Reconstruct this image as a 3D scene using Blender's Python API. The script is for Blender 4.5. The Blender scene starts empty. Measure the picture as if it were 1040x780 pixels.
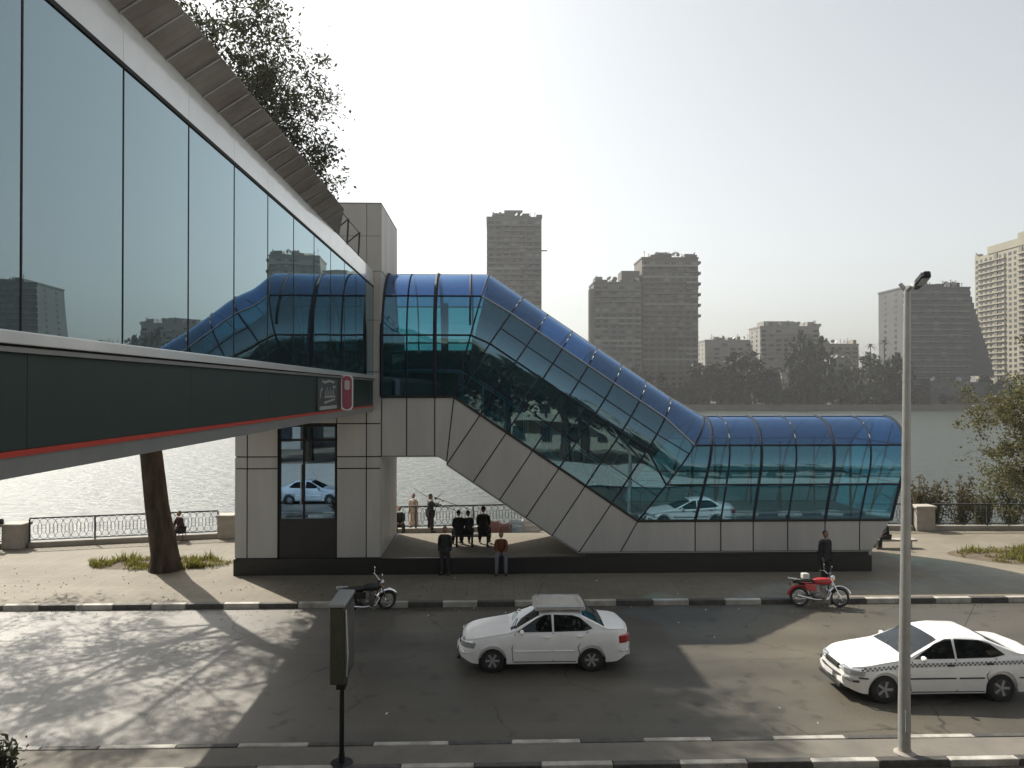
import bpy, bmesh, math, random
from mathutils import Vector, Matrix, noise
random.seed(7)
R = math.radians
sc = bpy.context.scene
COL = sc.collection
PI = math.pi

# ------------------------------------------------------------------ camera
CAM = Vector((0, 0, 6.93)); YAW = R(1.68); PITCH = R(0.46); F = 750.0
cd = bpy.data.cameras.new('camera'); cam = bpy.data.objects.new('camera', cd); COL.objects.link(cam)
cam.location = CAM; cam.rotation_euler = (R(90) + PITCH, 0, -YAW)
cd.sensor_width = 36; cd.lens = 36 * F / 1040; cd.clip_start = .1; cd.clip_end = 6000
sc.camera = cam
CM = Matrix.Rotation(-YAW, 3, 'Z') @ Matrix.Rotation(PITCH, 3, 'X')
def ray(px, py): return CM @ Vector(((px - 520) / F, 1, -(py - 390) / F))
def at(px, py, Y):
    d = ray(px, py); return CAM + d * (Y / d.y)
def onz(px, py, z):
    d = ray(px, py); return CAM + d * ((z - CAM.z) / d.z)

# ------------------------------------------------------------------ helpers
class MB:
    def __init__(s): s.bm = bmesh.new()
    def face(s, pts):
        try: return s.bm.faces.new([s.bm.verts.new(p) for p in pts])
        except ValueError: return None
    def box(s, x0, x1, y0, y1, z0, z1, M=None):
        P = [Vector((x, y, z)) for z in (z0, z1) for y in (y0, y1) for x in (x0, x1)]
        if M: P = [M @ p for p in P]
        v = [s.bm.verts.new(p) for p in P]
        for f in ((0,2,3,1),(4,5,7,6),(0,1,5,4),(2,6,7,3),(0,4,6,2),(1,3,7,5)):
            s.bm.faces.new([v[i] for i in f])
        return s
    def tube(s, a, b, r0, r1=None, n=8, cap=True):
        return s.path([a, b], [r0, r0 if r1 is None else r1], n, cap)
    def path(s, pts, rad, n=8, cap=True, closed=False):
        pts = [Vector(p) for p in pts]
        if not hasattr(rad, '__len__'): rad = [rad] * len(pts)
        rings = []; up = None; m = len(pts)
        for i, p in enumerate(pts):
            if closed: d = pts[(i+1) % m] - pts[i-1]
            else: d = pts[min(i+1, m-1)] - pts[max(i-1, 0)]
            if d.length < 1e-9: d = Vector((0, 0, 1))
            d.normalize()
            if up is None:
                up = Vector((0, 0, 1)) if abs(d.z) < .9 else Vector((1, 0, 0))
            a = d.cross(up)
            if a.length < 1e-5: a = d.cross(Vector((.3, 1, .1)))
            a.normalize(); b = a.cross(d).normalized(); up = b
            rings.append([s.bm.verts.new(p + (a * math.cos(t) + b * math.sin(t)) * rad[i]) for t in [2*PI*k/n for k in range(n)]])
        L = m if closed else m - 1
        for i in range(L):
            q, w = rings[i], rings[(i+1) % m]
            for k in range(n):
                try: s.bm.faces.new([q[k], w[k], w[(k+1) % n], q[(k+1) % n]])
                except ValueError: pass
        if cap and not closed:
            s.bm.faces.new(rings[0]); s.bm.faces.new(rings[-1][::-1])
        return s
    def prism(s, poly, a, b, axis='y', M=None):
        def mk(u, v, w):
            p = Vector((u, w, v)) if axis == 'y' else Vector((w, u, v)) if axis == 'x' else Vector((u, v, w))
            return M @ p if M else p
        A = [s.bm.verts.new(mk(u, v, a)) for u, v in poly]; B = [s.bm.verts.new(mk(u, v, b)) for u, v in poly]
        s.bm.faces.new(A); s.bm.faces.new(B[::-1]); n = len(poly)
        for i in range(n): s.bm.faces.new([A[i], B[i], B[(i+1) % n], A[(i+1) % n]])
        return s
    def lathe(s, prof, c=(0,0,0), axis='z', n=20, M=None, cap=True):
        rings = []
        for r, h in prof:
            ring = []
            for k in range(n):
                t = 2*PI*k/n; u, v = r*math.cos(t), r*math.sin(t)
                p = Vector((u, v, h)) if axis == 'z' else Vector((u, h, v)) if axis == 'y' else Vector((h, u, v))
                p = p + Vector(c)
                ring.append(s.bm.verts.new(M @ p if M else p))
            rings.append(ring)
        for q, w in zip(rings, rings[1:]):
            for k in range(n):
                try: s.bm.faces.new([q[k], w[k], w[(k+1) % n], q[(k+1) % n]])
                except ValueError: pass
        if cap and prof[0][0] > 1e-4: s.bm.faces.new(rings[0])
        if cap and prof[-1][0] > 1e-4: s.bm.faces.new(rings[-1][::-1])
        return s
    def ball(s, c, rx, ry=None, rz=None, seg=12, ring=8, M=None):
        ry = ry or rx; rz = rz or rx
        m = Matrix.Translation(c) @ (M or Matrix()) @ Matrix.Diagonal((rx, ry, rz, 1))
        bmesh.ops.create_uvsphere(s.bm, u_segments=seg, v_segments=ring, radius=1, matrix=m); return s
    def grid(s, rows):
        V = [[s.bm.verts.new(p) for p in r] for r in rows]
        for i in range(len(V)-1):
            for j in range(len(V[0])-1):
                try: s.bm.faces.new([V[i][j], V[i+1][j], V[i+1][j+1], V[i][j+1]])
                except ValueError: pass
        return s
    def mesh(s, name, smooth=False, normals=True, weld=False):
        if weld: bmesh.ops.remove_doubles(s.bm, verts=s.bm.verts, dist=1e-4)
        if normals: bmesh.ops.recalc_face_normals(s.bm, faces=s.bm.faces)
        me = bpy.data.meshes.new(name); s.bm.to_mesh(me); s.bm.free()
        if smooth:
            me.polygons.foreach_set('use_smooth', [True] * len(me.polygons))
            try: me.set_sharp_from_angle(angle=R(40))
            except Exception: pass
        return me
    def build(s, name, mat, parent=None, smooth=False, bevel=0, normals=True, weld=False):
        o = bpy.data.objects.new(name, s.mesh(name, smooth, normals, weld)); COL.objects.link(o)
        if mat: o.data.materials.append(mat)
        if parent: o.parent = parent
        if bevel:
            b = o.modifiers.new('bevel', 'BEVEL'); b.width = bevel; b.segments = 2; b.limit_method = 'ANGLE'
        return o

def tag(o, label=None, cat=None, group=None, kind=None):
    if label: o['label'] = label
    if cat: o['category'] = cat
    if group: o['group'] = group
    if kind: o['kind'] = kind
    return o
def thing(name, label, cat, loc=(0,0,0), rz=0, group=None):
    o = bpy.data.objects.new(name, None); COL.objects.link(o); o.location = loc; o.rotation_euler = (0, 0, rz)
    o.empty_display_size = .3
    return tag(o, label, cat, group)
def inst(name, me, parent=None, loc=(0,0,0), rot=(0,0,0), scale=(1,1,1)):
    o = bpy.data.objects.new(name, me); COL.objects.link(o); o.parent = parent
    o.location = loc; o.rotation_euler = rot; o.scale = scale; return o
def copy_tree(o, parent=None):
    c = o.copy(); COL.objects.link(c); c.parent = parent
    for ch in list(o.children): copy_tree(ch, c)
    return c

# ------------------------------------------------------------------ materials
def newmat(name):
    m = bpy.data.materials.new(name); m.use_nodes = True
    nt = m.node_tree; return m, nt, nt.nodes, nt.links, nt.nodes['Principled BSDF']
def pm(name, col, rough=.6, metal=0, var=0, vscale=3, col2=None, bump=0, bscale=20, spec=None, coat=0, trans=None, stretch=None):
    m, nt, N, L, b = newmat(name)
    b.inputs['Base Color'].default_value = (*col, 1); b.inputs['Roughness'].default_value = rough; b.inputs['Metallic'].default_value = metal
    if spec is not None: b.inputs['Specular IOR Level'].default_value = spec
    if coat: b.inputs['Coat Weight'].default_value = coat; b.inputs['Coat Roughness'].default_value = .08
    tc = N.new('ShaderNodeTexCoord'); src = tc.outputs['Object']
    if stretch:
        mp = N.new('ShaderNodeMapping'); mp.inputs['Scale'].default_value = stretch; L.new(src, mp.inputs[0]); src = mp.outputs[0]
    if var or col2:
        n = N.new('ShaderNodeTexNoise'); n.inputs['Scale'].default_value = vscale; n.inputs['Detail'].default_value = 8; n.inputs['Roughness'].default_value = .65
        L.new(src, n.inputs['Vector'])
        r = N.new('ShaderNodeValToRGB'); r.color_ramp.elements[0].position = .32; r.color_ramp.elements[1].position = .68
        c2 = col2 or tuple(min(1, c * (1 + var)) for c in col); c1 = col if col2 else tuple(c * (1 - var) for c in col)
        r.color_ramp.elements[0].color = (*c1, 1); r.color_ramp.elements[1].color = (*c2, 1)
        L.new(n.outputs['Fac'], r.inputs[0]); L.new(r.outputs[0], b.inputs['Base Color'])
    if bump:
        n = N.new('ShaderNodeTexNoise'); n.inputs['Scale'].default_value = bscale; n.inputs['Detail'].default_value = 6
        L.new(src, n.inputs['Vector']); bp = N.new('ShaderNodeBump'); bp.inputs['Strength'].default_value = bump; bp.inputs['Distance'].default_value = .02
        L.new(n.outputs['Fac'], bp.inputs['Height']); L.new(bp.outputs[0], b.inputs['Normal'])
    if trans:
        t = N.new('ShaderNodeBsdfTranslucent'); t.inputs[0].default_value = (*trans, 1)
        mx = N.new('ShaderNodeMixShader'); mx.inputs[0].default_value = .35
        L.new(b.outputs[0], mx.inputs[1]); L.new(t.outputs[0], mx.inputs[2]); L.new(mx.outputs[0], N['Material Output'].inputs[0])
    return m
def per_object(m, lo=.93, hi=1.05):
    # every panel comes from its own batch: a slight tone shift per object
    nt = m.node_tree; b = nt.nodes['Principled BSDF']; s = b.inputs['Base Color']
    oi = nt.nodes.new('ShaderNodeObjectInfo'); mr = nt.nodes.new('ShaderNodeMapRange'); mr.inputs[3].default_value = lo; mr.inputs[4].default_value = hi
    nt.links.new(oi.outputs['Random'], mr.inputs[0]); mx = nt.nodes.new('ShaderNodeMix'); mx.data_type = 'RGBA'; mx.blend_type = 'MULTIPLY'; mx.inputs[0].default_value = 1
    if s.is_linked: nt.links.new(s.links[0].from_socket, mx.inputs[6])
    else: mx.inputs[6].default_value = s.default_value
    nt.links.new(mr.outputs[0], mx.inputs[7]); nt.links.new(mx.outputs[2], s); return m
def glassmat(name, tint, refl, r0=.25, rough=.0, wave=0, wscale=.6, power=5, shade=None):
    # coated architectural glass: Schlick reflection over a tinted see-through sheet
    m, nt, N, L, b = newmat(name); N.remove(b)
    lw = N.new('ShaderNodeLayerWeight'); lw.inputs['Blend'].default_value = .5
    p = N.new('ShaderNodeMath'); p.operation = 'POWER'; p.inputs[1].default_value = power; L.new(lw.outputs['Facing'], p.inputs[0])
    ma = N.new('ShaderNodeMath'); ma.operation = 'MULTIPLY_ADD'; ma.inputs[1].default_value = 1 - r0; ma.inputs[2].default_value = r0; L.new(p.outputs[0], ma.inputs[0])
    g = N.new('ShaderNodeBsdfGlossy'); g.inputs['Roughness'].default_value = rough; g.inputs['Color'].default_value = (*refl, 1)
    t = N.new('ShaderNodeBsdfTransparent'); t.inputs[0].default_value = (*tint, 1)
    under = t.outputs[0]
    if shade:
        d = N.new('ShaderNodeBsdfDiffuse'); d.inputs[0].default_value = (*shade[0], 1)
        m0 = N.new('ShaderNodeMixShader'); m0.inputs[0].default_value = shade[1]; L.new(t.outputs[0], m0.inputs[1]); L.new(d.outputs[0], m0.inputs[2]); under = m0.outputs[0]
    mx = N.new('ShaderNodeMixShader'); L.new(ma.outputs[0], mx.inputs[0]); L.new(under, mx.inputs[1]); L.new(g.outputs[0], mx.inputs[2])
    L.new(mx.outputs[0], N['Material Output'].inputs[0])
    if wave:
        tc = N.new('ShaderNodeTexCoord'); n = N.new('ShaderNodeTexNoise'); n.inputs['Scale'].default_value = wscale; n.inputs['Detail'].default_value = 1
        L.new(tc.outputs['Object'], n.inputs['Vector']); bp = N.new('ShaderNodeBump'); bp.inputs['Strength'].default_value = 1; bp.inputs['Distance'].default_value = wave
        L.new(n.outputs['Fac'], bp.inputs['Height']); L.new(bp.outputs[0], g.inputs['Normal'])
    return m

M = {}
M['clad'] = per_object(pm('cladding_grey', (.44,.438,.43), .36, .1, .09, 1.6, bump=.05, bscale=2, stretch=(1,1,.16)))
M['clad_beige'] = per_object(pm('cladding_beige', (.44,.42,.38), .42, .05, .10, 1.4, bump=.05, bscale=2, stretch=(1,1,.16)))
M['fascia'] = per_object(pm('fascia_panel', (.66,.67,.66), .3, .15, .09, .8, coat=1))
M['sill'] = pm('sill_metal', (.26,.26,.25), .4, .4, .1, 2)
M['darkgap'] = pm('dark_backing', (.012,.012,.013), .8)
M['plinth'] = pm('plinth_granite', (.018,.018,.018), .45, 0, .3, 30)
M['floor_tile'] = pm('platform_tiles', (.17,.155,.125), .9, 0, .15, 4, spec=.15)
M['green'] = pm('green_band', (.006,.022,.015), .5, 0, .12, .9)
M['red'] = pm('red_stripe', (.42,.035,.016), .45, 0, .08, 3)
M['steel_dark'] = pm('dark_steel', (.02,.022,.026), .4, .5)
M['steel_blue'] = pm('frame_steel', (.018,.024,.036), .7, 0, spec=.2)
M['steel_light'] = pm('light_steel', (.42,.44,.45), .35, .7, .1, 4)
M['black'] = pm('matt_black', (.01,.01,.01), .7)
M['rubber'] = pm('rubber', (.02,.02,.02), .85, 0, .2, 30)
M['chrome'] = pm('chrome', (.7,.7,.7), .15, 1)
M['alloy'] = pm('alloy_wheel', (.36,.36,.37), .4, .15)
M['tube_side'] = glassmat('tube_side_glass', (.20,.52,.60), (.42,.69,.85), .22, wave=.014, wscale=.35, shade=((.06,.13,.145), .17))
M['tube_roof'] = glassmat('tube_roof_glass', (.22,.40,.72), (.38,.58,.90), .24, wave=.014, wscale=.35, shade=((.010,.028,.075), .35))
M['bridge_glass'] = glassmat('bridge_glass', (.10,.17,.20), (.74,.93,1), .29, wave=.03, wscale=.22, power=3.2, shade=((.09,.12,.13), .3))
M['door_glass'] = glassmat('door_glass', (.03,.05,.07), (.42,.62,.86), .36)
M['car_glass'] = glassmat('car_glass', (.28,.33,.32), (.9,.95,1), .09)
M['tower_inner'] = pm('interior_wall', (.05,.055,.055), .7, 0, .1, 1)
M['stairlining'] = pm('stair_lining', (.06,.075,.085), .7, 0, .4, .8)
M['tin'] = pm('corrugated_tin', (.44,.42,.40), .5, .2, 0, 1.1, col2=(.27,.235,.215))
M['stone'] = pm('stone_post', (.34,.31,.27), .8, 0, .15, 3, bump=.4, bscale=12)
M['concrete'] = pm('concrete_curb', (.30,.275,.24), .85, 0, .15, 2, bump=.3, bscale=15)
M['kerb_white'] = pm('kerb_white_paint', (.50,.48,.44), .7, 0, 0, 2.2, col2=(.24,.225,.195), bump=.2)
M['island'] = pm('island_paving', (.12,.112,.095), .85, 0, 0, 1.2, col2=(.17,.155,.13), bump=.3, bscale=15)
M['far_soil'] = pm('far_soil', (.045,.042,.028), .9, 0, .3, .05)
M['embank'] = pm('embankment_stone', (.13,.12,.10), .85, 0, .2, .1)
M['ridge_highlight'] = pm('ridge_highlight', (.6,.62,.64), .4)
M['kerb_black'] = pm('kerb_black_paint', (.035,.035,.035), .7, 0, 0, 5, col2=(.09,.085,.075), bump=.2)
M['rail_iron'] = pm('rail_iron', (.05,.055,.055), .5, .4, .3, 5)
M['bark'] = pm('bark', (.06,.047,.036), .95, 0, .55, 3.5, bump=1, bscale=7, stretch=(1,1,.22), spec=.1)
M['leaf'] = pm('leaf_green', (.040,.046,.026), .6, 0, .35, 1.3, trans=(.04,.048,.02))
M['leaf_olive'] = pm('leaf_olive', (.075,.082,.032), .6, 0, .4, 1.5, trans=(.16,.14,.05))
M['leaf_brown'] = pm('leaf_dry', (.075,.072,.038), .7, 0, .4, 1.5, trans=(.12,.09,.05))
M['leaf_far'] = pm('leaf_far', (.024,.034,.016), .8, 0, .4, .12)
M['leaf_far_dark'] = pm('leaf_far_dark', (.010,.017,.011), .8, 0, .35, .12)
M['leaf_far_dry'] = pm('leaf_far_dry', (.038,.034,.025), .8, 0, .35, .12)
M['grass'] = pm('grass', (.13,.125,.03), .8, 0, .45, 2, trans=(.20,.19,.04))
M['soil'] = pm('soil', (.10,.075,.05), .95, 0, .3, 4, bump=.6, bscale=14)
M['post'] = pm('galvanised_post', (.36,.365,.35), .45, .5, .12, 3)
M['car_white'] = pm('car_paint_white', (.82,.82,.81), .28, 0, .04, 3, coat=.6)
M['car_dust'] = pm('car_paint_grubby', (.86,.86,.85), .36, 0, .06, 2, coat=.3)
M['car_blue'] = pm('car_paint_pale_blue', (.55,.62,.68), .28, 0, .04, 3, coat=.6)
M['amber'] = pm('amber_lens', (.7,.25,.03), .25)
M['redlens'] = pm('red_lens', (.35,.01,.012), .2, coat=.5)
M['clearlens'] = pm('clear_lens', (.42,.44,.46), .12, .3, coat=.8)
M['plate'] = pm('plate_white', (.6,.6,.6), .4)
M['cover'] = pm('luggage_cloth', (.40,.39,.36), .8, 0, .12, 4, bump=.5, bscale=5)
M['trim'] = pm('black_trim', (.022,.022,.022), .5)
M['seatcloth'] = pm('seat_cloth', (.05,.05,.05), .9)
M['bike_red'] = pm('bike_red', (.42,.02,.025), .3, 0, .05, coat=.5)
M['bike_white'] = pm('bike_white', (.6,.58,.56), .35)
M['engine'] = pm('engine_metal', (.22,.21,.2), .4, .8, .3, 15)
M['signbody'] = pm('sign_box', (.045,.045,.03), .5, 0, .2, 2)
M['signtop'] = pm('sign_top', (.30,.31,.31), .45, .3)
M['skin'] = pm('skin', (.24,.13,.08), .6)
M['hair'] = pm('hair', (.012,.01,.009), .8)
M['shoe'] = pm('shoe', (.02,.018,.016), .6)
def cloth(name, c): return pm(name, c, .9, 0, .15, 6, bump=.5, bscale=9)
M['win'] = pm('window_dark', (.03,.035,.04), .25)
M['win_blind'] = pm('window_pale_blind', (.22,.22,.20), .6)  # pale curtains and blinds in some of the windows
SKY_S = .114
SUN_S = 4.6
EXPO = .64
HAZE = .00022
# ------------------------------------------------------------------ light, sky, haze
SUNV = Vector((-.66, .74, 1.0)).normalized()
el = math.asin(SUNV.z); azn = math.atan2(SUNV.x, SUNV.y)     # azimuth from +Y, clockwise positive
w = bpy.data.worlds.new('World'); sc.world = w; w.use_nodes = True
nt = w.node_tree; bg = nt.nodes['Background']
sky = nt.nodes.new('ShaderNodeTexSky'); sky.sky_type = 'NISHITA'; sky.sun_disc = False
sky.sun_elevation = el; sky.sun_rotation = azn
sky.air_density = 1.0; sky.dust_density = 3.0; sky.ozone_density = 1.0; sky.altitude = 20
hs = nt.nodes.new('ShaderNodeHueSaturation'); hs.inputs['Saturation'].default_value = .30
tn = nt.nodes.new('ShaderNodeMix'); tn.data_type = 'RGBA'; tn.blend_type = 'MULTIPLY'; tn.inputs[0].default_value = 1; tn.inputs[7].default_value = (1.005, 1.01, .97, 1)
nt.links.new(sky.outputs[0], hs.inputs['Color']); nt.links.new(hs.outputs[0], tn.inputs[6]); nt.links.new(tn.outputs[2], bg.inputs[0]); bg.inputs[1].default_value = SKY_S
sd = bpy.data.lights.new('sun', 'SUN'); so = bpy.data.objects.new('sun', sd); COL.objects.link(so)
sd.energy = SUN_S; sd.angle = R(.55); sd.color = (1, .93, .82)
so.rotation_euler = SUNV.to_track_quat('Z', 'Y').to_euler(); so.location = (-20, 30, 60)
sc.view_settings.view_transform = 'Standard'; sc.view_settings.look = 'None'; sc.view_settings.exposure = EXPO; sc.view_settings.gamma = 1
sc.cycles.max_bounces = 8; sc.cycles.transparent_max_bounces = 24; sc.cycles.volume_bounces = 0
sc.cycles.diffuse_bounces = 3; sc.cycles.glossy_bounces = 4; sc.cycles.caustics_reflective = False; sc.cycles.caustics_refractive = False
sc.cycles.use_denoising = True; sc.cycles.sample_clamp_indirect = 8; sc.cycles.use_adaptive_sampling = True; sc.cycles.adaptive_threshold = .02

hz, nt, N, L, b = newmat('haze_air'); N.remove(b)
pv = N.new('ShaderNodeVolumePrincipled'); pv.inputs['Color'].default_value = (.93, .94, .95, 1); pv.inputs['Density'].default_value = HAZE
pv.inputs['Anisotropy'].default_value = .25
L.new(pv.outputs[0], N['Material Output'].inputs['Volume'])
tag(MB().box(-900, 1000, -60, 900, -6, 125).build('haze', hz), kind='stuff')

# ------------------------------------------------------------------ ground sheets
def ground_mat(name, c1, c2, c3, s1, s2, rough, bump, bs, spec=.5, r2=None):
    m, nt, N, L, b = newmat(name)
    tc = N.new('ShaderNodeTexCoord')
    n1 = N.new('ShaderNodeTexNoise'); n1.inputs['Scale'].default_value = s1; n1.inputs['Detail'].default_value = 9; n1.inputs['Roughness'].default_value = .62
    mp = N.new('ShaderNodeMapping'); mp.inputs['Scale'].default_value = (.45, 1.2, 1); L.new(tc.outputs['Object'], mp.inputs[0]); L.new(mp.outputs[0], n1.inputs['Vector'])
    n2 = N.new('ShaderNodeTexNoise'); n2.inputs['Scale'].default_value = s2; n2.inputs['Detail'].default_value = 5; L.new(tc.outputs['Object'], n2.inputs['Vector'])
    r = N.new('ShaderNodeValToRGB'); r.color_ramp.elements[0].position = .30; r.color_ramp.elements[1].position = .72
    r.color_ramp.elements[0].color = (*c1, 1); r.color_ramp.elements[1].color = (*c2, 1); L.new(n1.outputs['Fac'], r.inputs[0])
    r2_ = N.new('ShaderNodeValToRGB'); r2_.color_ramp.elements[0].position = .45; r2_.color_ramp.elements[1].position = .70
    L.new(n2.outputs['Fac'], r2_.inputs[0])
    mx = N.new('ShaderNodeMix'); mx.data_type = 'RGBA'; L.new(r2_.outputs[0], mx.inputs[0]); L.new(r.outputs[0], mx.inputs[6]); mx.inputs[7].default_value = (*c3, 1)
    L.new(mx.outputs[2], b.inputs['Base Color']); b.inputs['Roughness'].default_value = rough; b.inputs['Specular IOR Level'].default_value = spec
    n3 = N.new('ShaderNodeTexNoise'); n3.inputs['Scale'].default_value = bs; n3.inputs['Detail'].default_value = 4; L.new(tc.outputs['Object'], n3.inputs['Vector'])
    bp = N.new('ShaderNodeBump'); bp.inputs['Strength'].default_value = bump; bp.inputs['Distance'].default_value = .02; L.new(n3.outputs['Fac'], bp.inputs['Height']); L.new(bp.outputs[0], b.inputs['Normal'])
    return m, nt, N, L, b, tc, mx
am, nt, N, L, b, tc, mx = ground_mat('asphalt', (.056,.052,.044), (.090,.082,.066), (.120,.107,.080), .35, .16, .52, .5, 40, .38)
# fine aggregate and tyre-polished lanes with oily darker strips along the lanes
wn = N.new('ShaderNodeTexNoise'); wn.inputs['Scale'].default_value = 55; wn.inputs['Detail'].default_value = 2; L.new(tc.outputs['Object'], wn.inputs['Vector'])
mr = N.new('ShaderNodeMapRange'); mr.inputs[1].default_value = .3; mr.inputs[2].default_value = .7; mr.inputs[3].default_value = .78; mr.inputs[4].default_value = 1.22; L.new(wn.outputs['Fac'], mr.inputs[0])
mm = N.new('ShaderNodeMix'); mm.data_type = 'RGBA'; mm.blend_type = 'MULTIPLY'; mm.inputs[0].default_value = 1; L.new(mx.outputs[2], mm.inputs[6]); L.new(mr.outputs[0], mm.inputs[7])
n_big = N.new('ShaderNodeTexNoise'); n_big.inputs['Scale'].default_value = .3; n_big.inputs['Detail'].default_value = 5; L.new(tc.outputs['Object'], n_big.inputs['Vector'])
mp = N.new('ShaderNodeMapping'); mp.inputs['Scale'].default_value = (.02, .9, 1); L.new(tc.outputs['Object'], mp.inputs[0])
ln = N.new('ShaderNodeTexNoise'); ln.inputs['Scale'].default_value = .9; ln.inputs['Detail'].default_value = 3; L.new(mp.outputs[0], ln.inputs['Vector'])
m2 = N.new('ShaderNodeMapRange'); m2.inputs[1].default_value = .35; m2.inputs[2].default_value = .65; m2.inputs[3].default_value = .82; m2.inputs[4].default_value = 1.12; L.new(ln.outputs['Fac'], m2.inputs[0])
m3 = N.new('ShaderNodeMix'); m3.data_type = 'RGBA'; m3.blend_type = 'MULTIPLY'; m3.inputs[0].default_value = 1; L.new(mm.outputs[2], m3.inputs[6]); L.new(m2.outputs[0], m3.inputs[7])
# paler asphalt towards the bridge side, bright sun glare painted into the colour
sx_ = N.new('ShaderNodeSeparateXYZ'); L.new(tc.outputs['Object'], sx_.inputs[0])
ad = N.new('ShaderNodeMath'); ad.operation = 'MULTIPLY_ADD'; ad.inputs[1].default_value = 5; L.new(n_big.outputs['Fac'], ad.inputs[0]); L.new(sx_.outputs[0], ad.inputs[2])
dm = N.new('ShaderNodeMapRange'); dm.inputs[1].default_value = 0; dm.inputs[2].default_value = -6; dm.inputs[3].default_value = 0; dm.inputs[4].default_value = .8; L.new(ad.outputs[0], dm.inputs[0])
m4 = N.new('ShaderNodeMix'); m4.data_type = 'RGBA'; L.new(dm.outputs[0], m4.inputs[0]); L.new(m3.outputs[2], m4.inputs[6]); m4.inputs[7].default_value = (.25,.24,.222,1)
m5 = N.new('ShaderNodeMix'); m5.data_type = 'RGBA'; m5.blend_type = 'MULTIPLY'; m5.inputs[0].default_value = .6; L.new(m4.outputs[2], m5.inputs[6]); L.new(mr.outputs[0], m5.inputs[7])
# hairline cracks, sealed joints and oily spots
cn = N.new('ShaderNodeTexNoise'); cn.inputs['Scale'].default_value = 1.1; cn.inputs['Detail'].default_value = 5; L.new(tc.outputs['Object'], cn.inputs['Vector'])
cm = N.new('ShaderNodeMix'); cm.data_type = 'RGBA'; cm.inputs[0].default_value = .42; L.new(tc.outputs['Object'], cm.inputs[6]); L.new(cn.outputs['Color'], cm.inputs[7])
vo = N.new('ShaderNodeTexVoronoi'); vo.feature = 'DISTANCE_TO_EDGE'; vo.inputs['Scale'].default_value = .62; L.new(cm.outputs[2], vo.inputs['Vector'])
cr_ = N.new('ShaderNodeMapRange'); cr_.inputs[1].default_value = .002; cr_.inputs[2].default_value = .012; cr_.inputs[3].default_value = .45; cr_.inputs[4].default_value = 1; L.new(vo.outputs['Distance'], cr_.inputs[0])
mk = N.new('ShaderNodeMapRange'); mk.inputs[1].default_value = .46; mk.inputs[2].default_value = .58; L.new(n_big.outputs['Fac'], mk.inputs[0])
m6 = N.new('ShaderNodeMix'); m6.data_type = 'RGBA'; m6.blend_type = 'MULTIPLY'; L.new(mk.outputs[0], m6.inputs[0]); L.new(m5.outputs[2], m6.inputs[6]); L.new(cr_.outputs[0], m6.inputs[7])
on = N.new('ShaderNodeTexNoise'); on.inputs['Scale'].default_value = 1.7; on.inputs['Detail'].default_value = 3; L.new(tc.outputs['Object'], on.inputs['Vector'])
orr = N.new('ShaderNodeMapRange'); orr.inputs[1].default_value = .60; orr.inputs[2].default_value = .70; orr.inputs[3].default_value = 1; orr.inputs[4].default_value = .62; L.new(on.outputs['Fac'], orr.inputs[0])
m7 = N.new('ShaderNodeMix'); m7.data_type = 'RGBA'; m7.blend_type = 'MULTIPLY'; m7.inputs[0].default_value = 1; L.new(m6.outputs[2], m7.inputs[6]); L.new(orr.outputs[0], m7.inputs[7])
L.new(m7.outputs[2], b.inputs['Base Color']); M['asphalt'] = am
pmt, nt, N, L, b, tc, mx = ground_mat('pavement_tiles', (.165,.145,.108), (.225,.20,.152), (.14,.122,.088), .5, .23, .8, .4, 25)
br = N.new('ShaderNodeTexBrick'); br.inputs['Scale'].default_value = 1; br.inputs['Mortar Size'].default_value = .012; br.inputs['Brick Width'].default_value = .4; br.inputs['Row Height'].default_value = .4; br.offset = 0
br.inputs['Color1'].default_value = (1,1,1,1); br.inputs['Color2'].default_value = (.86,.86,.86,1); br.inputs['Mortar'].default_value = (.66,.66,.66,1)
L.new(tc.outputs['Object'], br.inputs['Vector'])
mm = N.new('ShaderNodeMix'); mm.data_type = 'RGBA'; mm.blend_type = 'MULTIPLY'; mm.inputs[0].default_value = .8; L.new(mx.outputs[2], mm.inputs[6]); L.new(br.outputs[0], mm.inputs[7])
L.new(mm.outputs[2], b.inputs['Base Color']); M['pavement'] = pmt
M['ground'] = ground_mat('ground_soil', (.14,.115,.085), (.20,.165,.12), (.10,.09,.055), .2, .1, .9, .4, 8)[0]

def sheet(name, poly, z, mat):
    m = MB(); m.face([(x, y, z) for x, y in poly]); o = m.build(name, mat, normals=False)
    return tag(o, kind='structure')
FEN = [(-120, 22), (-60, 27.5), (-24, 31.6), (-19.6, 32.5), (-12.3, 34.3), (-3, 35.9), (4, 36.1), (21.5, 35.2), (32, 34.9), (60, 34.5), (200, 34)]
KY = 23.66                                                       # road side of the far kerb
sheet('ground', [(-2500, -400), (2500, -400), (2500, 20), (-2500, 20)], -.05, M['ground'])
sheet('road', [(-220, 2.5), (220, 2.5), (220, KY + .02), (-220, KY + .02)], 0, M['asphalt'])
pvm = MB()
off = .55
for (a, b_) in zip(FEN, FEN[1:]):
    pvm.face([(a[0], KY + .1, .15), (b_[0], KY + .1, .15), (b_[0], b_[1] + off, .15), (a[0], a[1] + off, .15)])
tag(pvm.build('riverside_pavement', M['pavement'], weld=True), kind='structure')
bk = MB()
for (a, b_) in zip(FEN, FEN[1:]):
    bk.face([(a[0], a[1] + off, .15), (b_[0], b_[1] + off, .15), (b_[0], b_[1] + 4.2, -2.2), (a[0], a[1] + 4.2, -2.2)])
    bk.face([(a[0], a[1] + 4.2, -2.2), (b_[0], b_[1] + 4.2, -2.2), (b_[0], b_[1] + 8, -5), (a[0], a[1] + 8, -5)])
tag(bk.build('river_bank', M['ground'], weld=True, smooth=True), kind='structure')
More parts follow.
